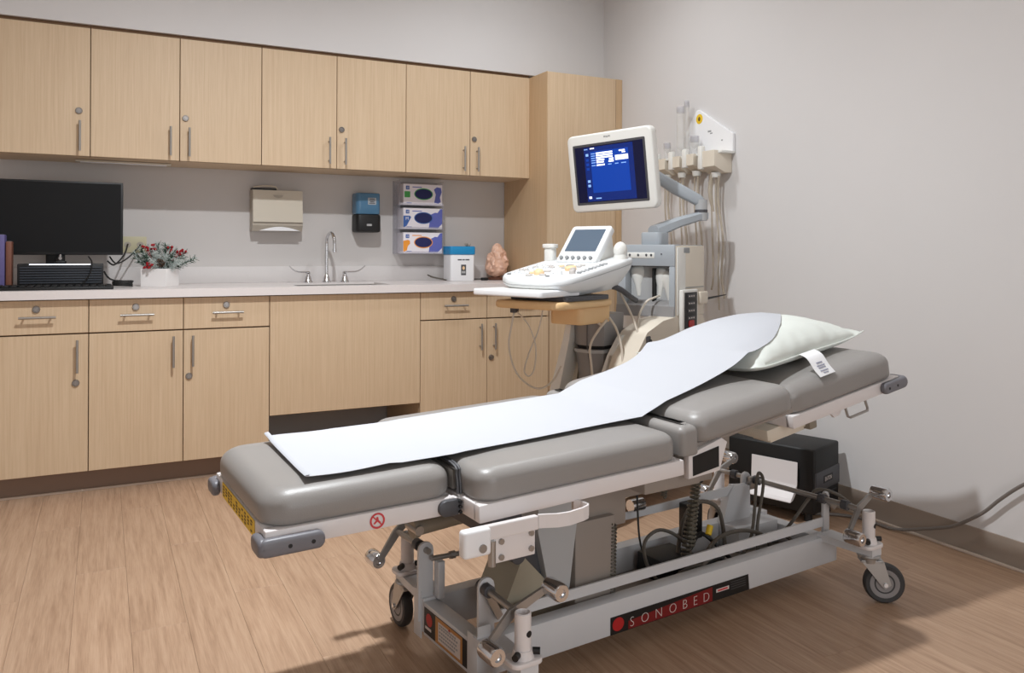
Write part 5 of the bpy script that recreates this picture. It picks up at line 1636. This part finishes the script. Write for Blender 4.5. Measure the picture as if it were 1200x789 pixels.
def key(x, y, w_, h_, ht, m, name='key', rad=None):
    bm = B(); prism(bm, rrect(w_, h_, rad or min(w_, h_) * 0.35, 3, x, y), 0.0, ht, Tp, min(0.0015, ht * 0.4), 1)
    return up(name, bm, m, con)
rk = random.Random(5)
for j, y in enumerate((0.275, 0.248, 0.221)):
    for i in range(9):
        x = -0.155 + i * 0.030
        if x > 0.06 and j == 2:
            continue
        key(x, y, 0.022, 0.015, 0.006, rk.choice(['console', 'key_grey', 'console', 'offwhite', 'key_orange' if j == 1 else 'console']))
for j, y in enumerate((0.19, 0.16, 0.13, 0.10)):
    for i in range(4):
        key(-0.155 + i * 0.028, y, 0.020, 0.016, 0.006, rk.choice(['key_grey', 'console', 'offwhite', 'dgrey' if j == 3 else 'console']))
bm = B(); tt = bmesh.new(); bmesh.ops.create_uvsphere(tt, u_segments=20, v_segments=12, radius=0.022); _merge(bm, tt, Tp @ Matrix.Translation((-0.005, 0.095, 0.002))); up('trackball', bm, 'key_orange', con)
for x, y, m_ in ((-0.045, 0.105, 'key_orange'), (0.03, 0.075, 'key_grey'), (-0.03, 0.06, 'key_grey'), (0.045, 0.105, 'console'), (-0.05, 0.14, 'key_orange'), (0.0, 0.145, 'key_grey')):
    key(x, y, 0.03, 0.018, 0.006, m_)
for x, y, r_, m_ in ((0.085, 0.19, 0.024, 'key_orange'), (0.06, 0.215, 0.014, 'grey'), (0.145, 0.12, 0.013, 'key_grey'), (0.12, 0.16, 0.011, 'key_grey'), (0.10, 0.095, 0.012, 'console')):
    bm = B(); lathe(bm, [(r_, 0), (r_, 0.012), (r_ * 0.85, 0.016), (0.001, 0.016)], 18, Tp @ Matrix.Translation((x, y, 0))); up('dial', bm, m_, con)
key(0.07, 0.055, 0.02, 0.008, 0.004, 'dgrey')
key(-0.15, 0.075, 0.02, 0.008, 0.004, 'dgrey')
for i in range(8):
    key(0.172, 0.13 + i * 0.026, 0.020, 0.013, 0.007, 'lgrey' if i % 3 else 'grey', 'slider')
# touch panel
a = Vector((0, 0.33, 1.055)); b_ = Vector((0, 0.455, 1.205))
yd = (b_ - a).normalized(); L_ = (b_ - a).length
TPm = KM @ frame_m(a, (1, 0, 0), yd)
bm = B(); prism(bm, rrect(0.212, L_ + 0.012, 0.016, 5, 0, L_ / 2), -0.030, 0.0, TPm, 0.006, 3); tp = up('touch_panel', bm, 'console')
bm = B(); prism(bm, rrect(0.164, 0.125, 0.003, 3, 0.0, L_ / 2 + 0.018), -0.001, 0.0012, TPm); up('touch_display', bm, 'lcd', tp)
for i in range(6):
    bm = B(); lathe(bm, [(0.0085, 0), (0.008, 0.010), (0.006, 0.012), (0.001, 0.012)], 14, TPm @ Matrix.Translation((-0.078 + 0.031 * i, 0.014, 0.0))); up('knob', bm, 'grey', tp)
bm = B(); loft(bm, [[(x, y, z) for y, z in ((0.36, 1.04), (0.50, 1.06), (0.475, 1.17), (0.43, 1.15))] for x in (-0.09, 0.09)], Mx=KM); up('panel_support', bm, 'offwhite', tp)
# gel and probe holders
def holder(x, y, z0, z1, w_):
    bm = B()
    for zz0, zz1, ww in ((z0, z1 - 0.018, w_), (z1 - 0.018, z1, w_ * 1.3)):
        prism(bm, rrect(ww, ww * 0.8, ww * 0.3, 4, x, y), zz0, zz1, KM, 0.003, 2)
    o = up('probe_holder', bm, 'offwhite', con)
    bm = B(); prism(bm, rrect(w_ * 0.9, w_ * 0.5, w_ * 0.2, 4, x, y), z1 - 0.001, z1 + 0.0012, KM); up('holder_mouth', bm, 'lgrey', o)
holder(-0.175, 0.38, 1.045, 1.128, 0.052)
bm = B(); tt = bmesh.new(); bmesh.ops.create_uvsphere(tt, u_segments=18, v_segments=10, radius=0.036); _merge(bm, tt, KM @ Matrix.Translation((0.165, 0.43, 1.10)) @ Matrix.Diagonal((0.8, 0.9, 1.05, 1)))
cyl(bm, KM @ Vector((0.165, 0.43, 1.05)), KM @ Vector((0.165, 0.43, 1.09)), 0.030, 0.026, 16); up('probe_holder', bm, 'offwhite', con)
# keyboard drawer, tan support shelf
bm = B(); prism(bm, rrect(0.36, 0.26, 0.02, 4, -0.025, 0.035), 0.918, 0.944, KM, 0.006, 3); kt = up('keyboard_drawer', bm, 'white')
bm = B(); prism(bm, rrect(0.31, 0.13, 0.006, 3, -0.025, -0.02), 0.9438, 0.9448, KM); up('keyboard_overlay', bm, 'offwhite', kt)
bm = B(); prism(bm, rrect(0.30, 0.30, 0.02, 4, 0.02, 0.20), 0.898, 0.917, KM, 0.003, 2); up('drawer_runner', bm, 'dgrey')
bm = B(); prism(bm, rrect(0.335, 0.43, 0.05, 6, -0.085, -0.525), 0.866, 0.897, bev=0.011, seg=3); sh = up('support_shelf', bm, 'tan')
bm = B(); prism(bm, rrect(0.165, 0.24, 0.03, 5, -0.025, -0.42), 0.795, 0.868, bev=0.008, seg=3); up('shelf_bracket', bm, 'tan', sh)
bm = B(); tube(bm, [(0.055, -0.38, 0.955), (0.085, -0.30, 0.94), (0.10, -0.22, 0.90), (0.07, -0.12, 0.88)], 0.012, 10, 5); up('console_cable', bm, 'dgrey')
bm = B(); box(bm, -0.24, -0.215, -0.63, -0.60, 0.838, 0.868, 0.003); up('cable_clip', bm, 'dgrey')
def ucable(pts, r=0.0042, m='cable_w', k=7):
    bm = B(); tube(bm, pts, r, 8, k); return up('probe_cable', bm, m)
ucable([(-0.228, -0.615, 0.84), (-0.235, -0.62, 0.80), (-0.245, -0.63, 0.70), (-0.22, -0.62, 0.60), (-0.175, -0.60, 0.545), (-0.125, -0.57, 0.525), (-0.08, -0.54, 0.56), (-0.055, -0.52, 0.62)])
ucable([(-0.222, -0.612, 0.845), (-0.165, -0.60, 0.79), (-0.135, -0.59, 0.70), (-0.145, -0.585, 0.61), (-0.168, -0.59, 0.575), (-0.186, -0.60, 0.60), (-0.165, -0.59, 0.68), (-0.128, -0.58, 0.77), (-0.112, -0.57, 0.86)], 0.0034)
ucable([(0.02, -0.40, 0.83), (0.06, -0.40, 0.79), (0.085, -0.39, 0.81), (0.06, -0.41, 0.77), (0.03, -0.43, 0.70), (0.045, -0.44, 0.60), (0.06, -0.44, 0.45)], 0.005)
ucable([(0.085, -0.37, 0.82), (0.115, -0.36, 0.77), (0.14, -0.36, 0.69), (0.15, -0.37, 0.60), (0.15, -0.38, 0.45)], 0.005)
ucable([(0.012, -0.22, 1.0), (0.06, -0.24, 0.92), (0.12, -0.25, 0.83), (0.17, -0.26, 0.72), (0.19, -0.26, 0.62)], 0.005)
ucable([(0.108, 0.03, 0.895), (0.10, -0.02, 0.885), (0.09, -0.06, 0.87), (0.10, -0.14, 0.82), (0.14, -0.24, 0.74), (0.16, -0.30, 0.62), (0.16, -0.34, 0.45)], 0.005)

# ================================================================ hose rack on the right wall
t = thing('hose_rack', 'white wall rack with triangular top plate and hanging hoses on the right wall', 'rack', (2.80, 3.36, 1.5))
bm = B()
Wm2 = frame_m((XR - 0.001, 0, 0), (0, 1, 0), (0, 0, 1))
Wm3 = Matrix(((0, 0, -1, XR - 0.0005), (1, 0, 0, 0), (0, 1, 0, 0), (0, 0, 0, 1)))
prism(bm, [(3.102, 1.597), (3.102, 1.690), (3.360, 1.846), (3.378, 1.846), (3.50, 1.705), (3.50, 1.597)], 0, 0.018, Wm3, 0.003)
tri = obj('top_plate', bm, 'white', t, smooth=False)
bm = B(); prism(bm, ellipse(0.052, 0.052, 20, 3.355, 1.797), 0.018, 0.0192, Wm3); yl = obj('warning_label', bm, 'yellow', tri, smooth=False)
bm = B(); prism(bm, ellipse(0.018, 0.024, 12, 3.355, 1.797), 0.0192, 0.0198, Wm3); obj('label_mark', bm, 'brown_ink', tri, smooth=False)
for yy, zz, w_, h_ in ((3.275, 1.722, 0.026, 0.008), (3.262, 1.710, 0.018, 0.006), (3.18, 1.665, 0.012, 0.006)):
    bm = B(); box(bm, XR - 0.0192, XR - 0.0184, yy - w_ / 2, yy + w_ / 2, zz - h_ / 2, zz + h_ / 2); obj('print_line', bm, 'grey', tri, smooth=False)
bm = B(); box(bm, 2.735, XR - 0.0005, 3.10, 3.70, 1.590, 1.603, 0.003); obj('shelf', bm, 'offwhite', t)
for i, (yc, w_, dp) in enumerate(((3.185, 0.120, 0.115), (3.335, 0.085, 0.11), (3.455, 0.085, 0.105), (3.585, 0.085, 0.10))):
    z0, z1 = (1.495, 1.605) if i == 0 else (1.515, 1.603)
    bm = B(); prism(bm, [(2.826 - dp, z1), (2.8265, z1), (2.8265, z0), (2.78, z0), (2.826 - dp, z0 + 0.03)], yc - w_ / 2, yc + w_ / 2, Matrix(((1, 0, 0, 0), (0, 0, 1, 0), (0, 1, 0, 0), (0, 0, 0, 1))), 0.004, 2)
    hd_ = obj('holder', bm, 'beige', t)
    bm = B(); box(bm, 2.826 - dp - 0.005, 2.826 - dp + 0.02, yc + w_ / 2 - 0.03, yc + w_ / 2 + 0.004, z0 + 0.02, z1 + 0.03, 0.006); obj('holder_lip', bm, 'offwhite', hd_)
    bm = B(); cyl(bm, (2.775, yc, z0 + 0.004), (2.775, yc, z0 - 0.022), 0.026, 0.020, 16); obj('outlet', bm, 'offwhite', hd_)
    for q, dx in enumerate((-0.012, 0.014) if i else (-0.02, 0.0, 0.03)):
        zb = [0.86, 0.80, 0.9, 0.84][(i + q) % 4]
        bm = B(); tube(bm, [(2.775, yc + dx, z0 - 0.015), (2.778, yc + dx + 0.006, 1.35), (2.79, yc + dx * 1.6 - 0.006, 1.15), (2.795, yc + dx * 1.2 + 0.004, 0.98), (2.80, yc + dx * 2, zb)], 0.0065 if q == 0 else 0.005, 7, 6)
        obj('hose', bm, 'tubing', t)
bm = B(); tube(bm, [(2.76, 3.20, 1.50), (2.755, 3.205, 1.40), (2.77, 3.20, 1.30)], [0.008, 0.012, 0.006], 8, 6); obj('clear_hose', bm, 'tubing', t)
def sleeve(x, y, z0, z1, r, lab):
    t_ = thing('clear_sleeve', lab, 'tube', (x, y, z0))
    bm = B(); lathe(bm, [(r * 0.7, z0), (r * 0.8, z0 + 0.02), (r, z0 + 0.05), (r, z1 - 0.01), (r * 0.9, z1), (r * 0.8, z1), (r * 0.88, z1 - 0.012), (r * 0.86, z0 + 0.05), (0.001, z0 + 0.03)], 18, Matrix.Translation((x, y, 0)))
    obj('tube', bm, 'clear', t_)
    bm = B(); lathe(bm, [(r * 1.02, z1 - 0.03), (r * 1.04, z1 - 0.025), (r * 1.04, z1 + 0.002), (r * 0.9, z1 + 0.002), (r * 0.9, z1 - 0.03)], 18, Matrix.Translation((x, y, 0)))
    obj('rim', bm, 'acrylic', t_)
sleeve(2.765, 3.450, 1.6035, 1.870, 0.026, 'tall clear plastic sleeve standing on the wall rack left of the triangular plate')
sleeve(2.760, 3.400, 1.6035, 1.895, 0.014, 'narrow clear plastic tube, tallest on the wall rack')
sleeve(2.760, 3.335, 1.6035, 1.70, 0.024, 'short clear plastic bottle on the wall rack before the triangular plate')
sleeve(2.760, 3.565, 1.6035, 1.69, 0.020, 'short clear plastic bottle on the wall rack right beside the lit screen')

# ================================================================ black box by the wall, floor cord
UPO = Vector((2.557, 2.340, 0)); UPA = math.atan2(0.082, 0.235)
t = thing('power_unit', 'black power supply tower with grey front band on the floor by the right wall', 'electronics', UPO, UPA, local=True)
def pp(name, bm, m, parent=None, **k):
    o = obj(name, bm, m, None, **k); o.parent = parent or t; return o
bm = B(); box(bm, 0, 0.242, 0, 0.385, 0.035, 0.300, 0.010, 3); pp('case', bm, 'blackbox')
bm = B(); box(bm, 0.004, 0.238, -0.004, 0.01, 0.125, 0.205, 0.003, 2); fb = pp('front_band', bm, 'dgrey')
bm = B(); box(bm, 0.075, 0.165, -0.0052, -0.0035, 0.152, 0.182, 0.001, 1); pp('badge', bm, 'black', fb)
text_obj('badge_lettering', 'EATON', 0.024, frame_m((0.120, -0.0054, 0.159), (1, 0, 0), (0, 0, 1)), 'lettering', None, 0.0003, 'CENTER', xs=0.85).parent = fb
bm = B(); box(bm, 0.03, 0.21, -0.002, 0.004, 0.105, 0.108); pp('groove', bm, 'dgrey', smooth=False)
for x in (0.03, 0.212):
    for y in (0.04, 0.345):
        bm = B(); cyl(bm, (x, y, 0.0), (x, y, 0.036), 0.016, n=12); pp('rubber_foot', bm, 'dark')
# white bent bracket on its left side
bm = B()
prof = [(-0.012, 0.240), (-0.009, 0.240), (-0.012, 0.150), (-0.022, 0.120), (-0.050, 0.098), (-0.075, 0.092), (-0.075, 0.089), (-0.051, 0.094), (-0.025, 0.116), (-0.016, 0.148)]
loft(bm, [[(x, y, z) for x, z in prof] for y in (0.068, 0.268)])
pp('white_bracket', bm, 'frame', smooth=False)
bm = B(); box(bm, -0.0095, 0.001, 0.10, 0.24, 0.17, 0.22); pp('bracket_mount', bm, 'dark', smooth=False)

cable('floor_cord', [(2.60, 2.45, 0.0085), (2.70, 2.395, 0.0075), (2.765, 2.32, 0.0075), (2.776, 2.234, 0.0075), (2.774, 2.17, 0.0085), (2.79, 2.115, 0.015), (2.80, 2.037, 0.041), (2.80, 1.973, 0.064), (2.80, 1.919, 0.087), (2.80, 1.866, 0.122), (2.80, 1.799, 0.175), (2.80, 1.739, 0.238), (2.80, 1.66, 0.309), (2.80, 1.55, 0.38), (2.802, 1.42, 0.43)], 0.0062, 'cable_fl', 'grey power cord on the floor rising along the right wall', 'cord')
bm = B(); box(bm, XR - 0.006, XR - 0.0003, 1.34, 1.42, 0.38, 0.50, 0.002); pt = obj('outlet_plate', bm, 'white', bpy.data.objects['wall_right'])
bm = B(); cyl(bm, (2.79, 1.40, 0.435), (XR - 0.005, 1.38, 0.44), 0.014, n=12); obj('plug', bm, 'dgrey', pt)
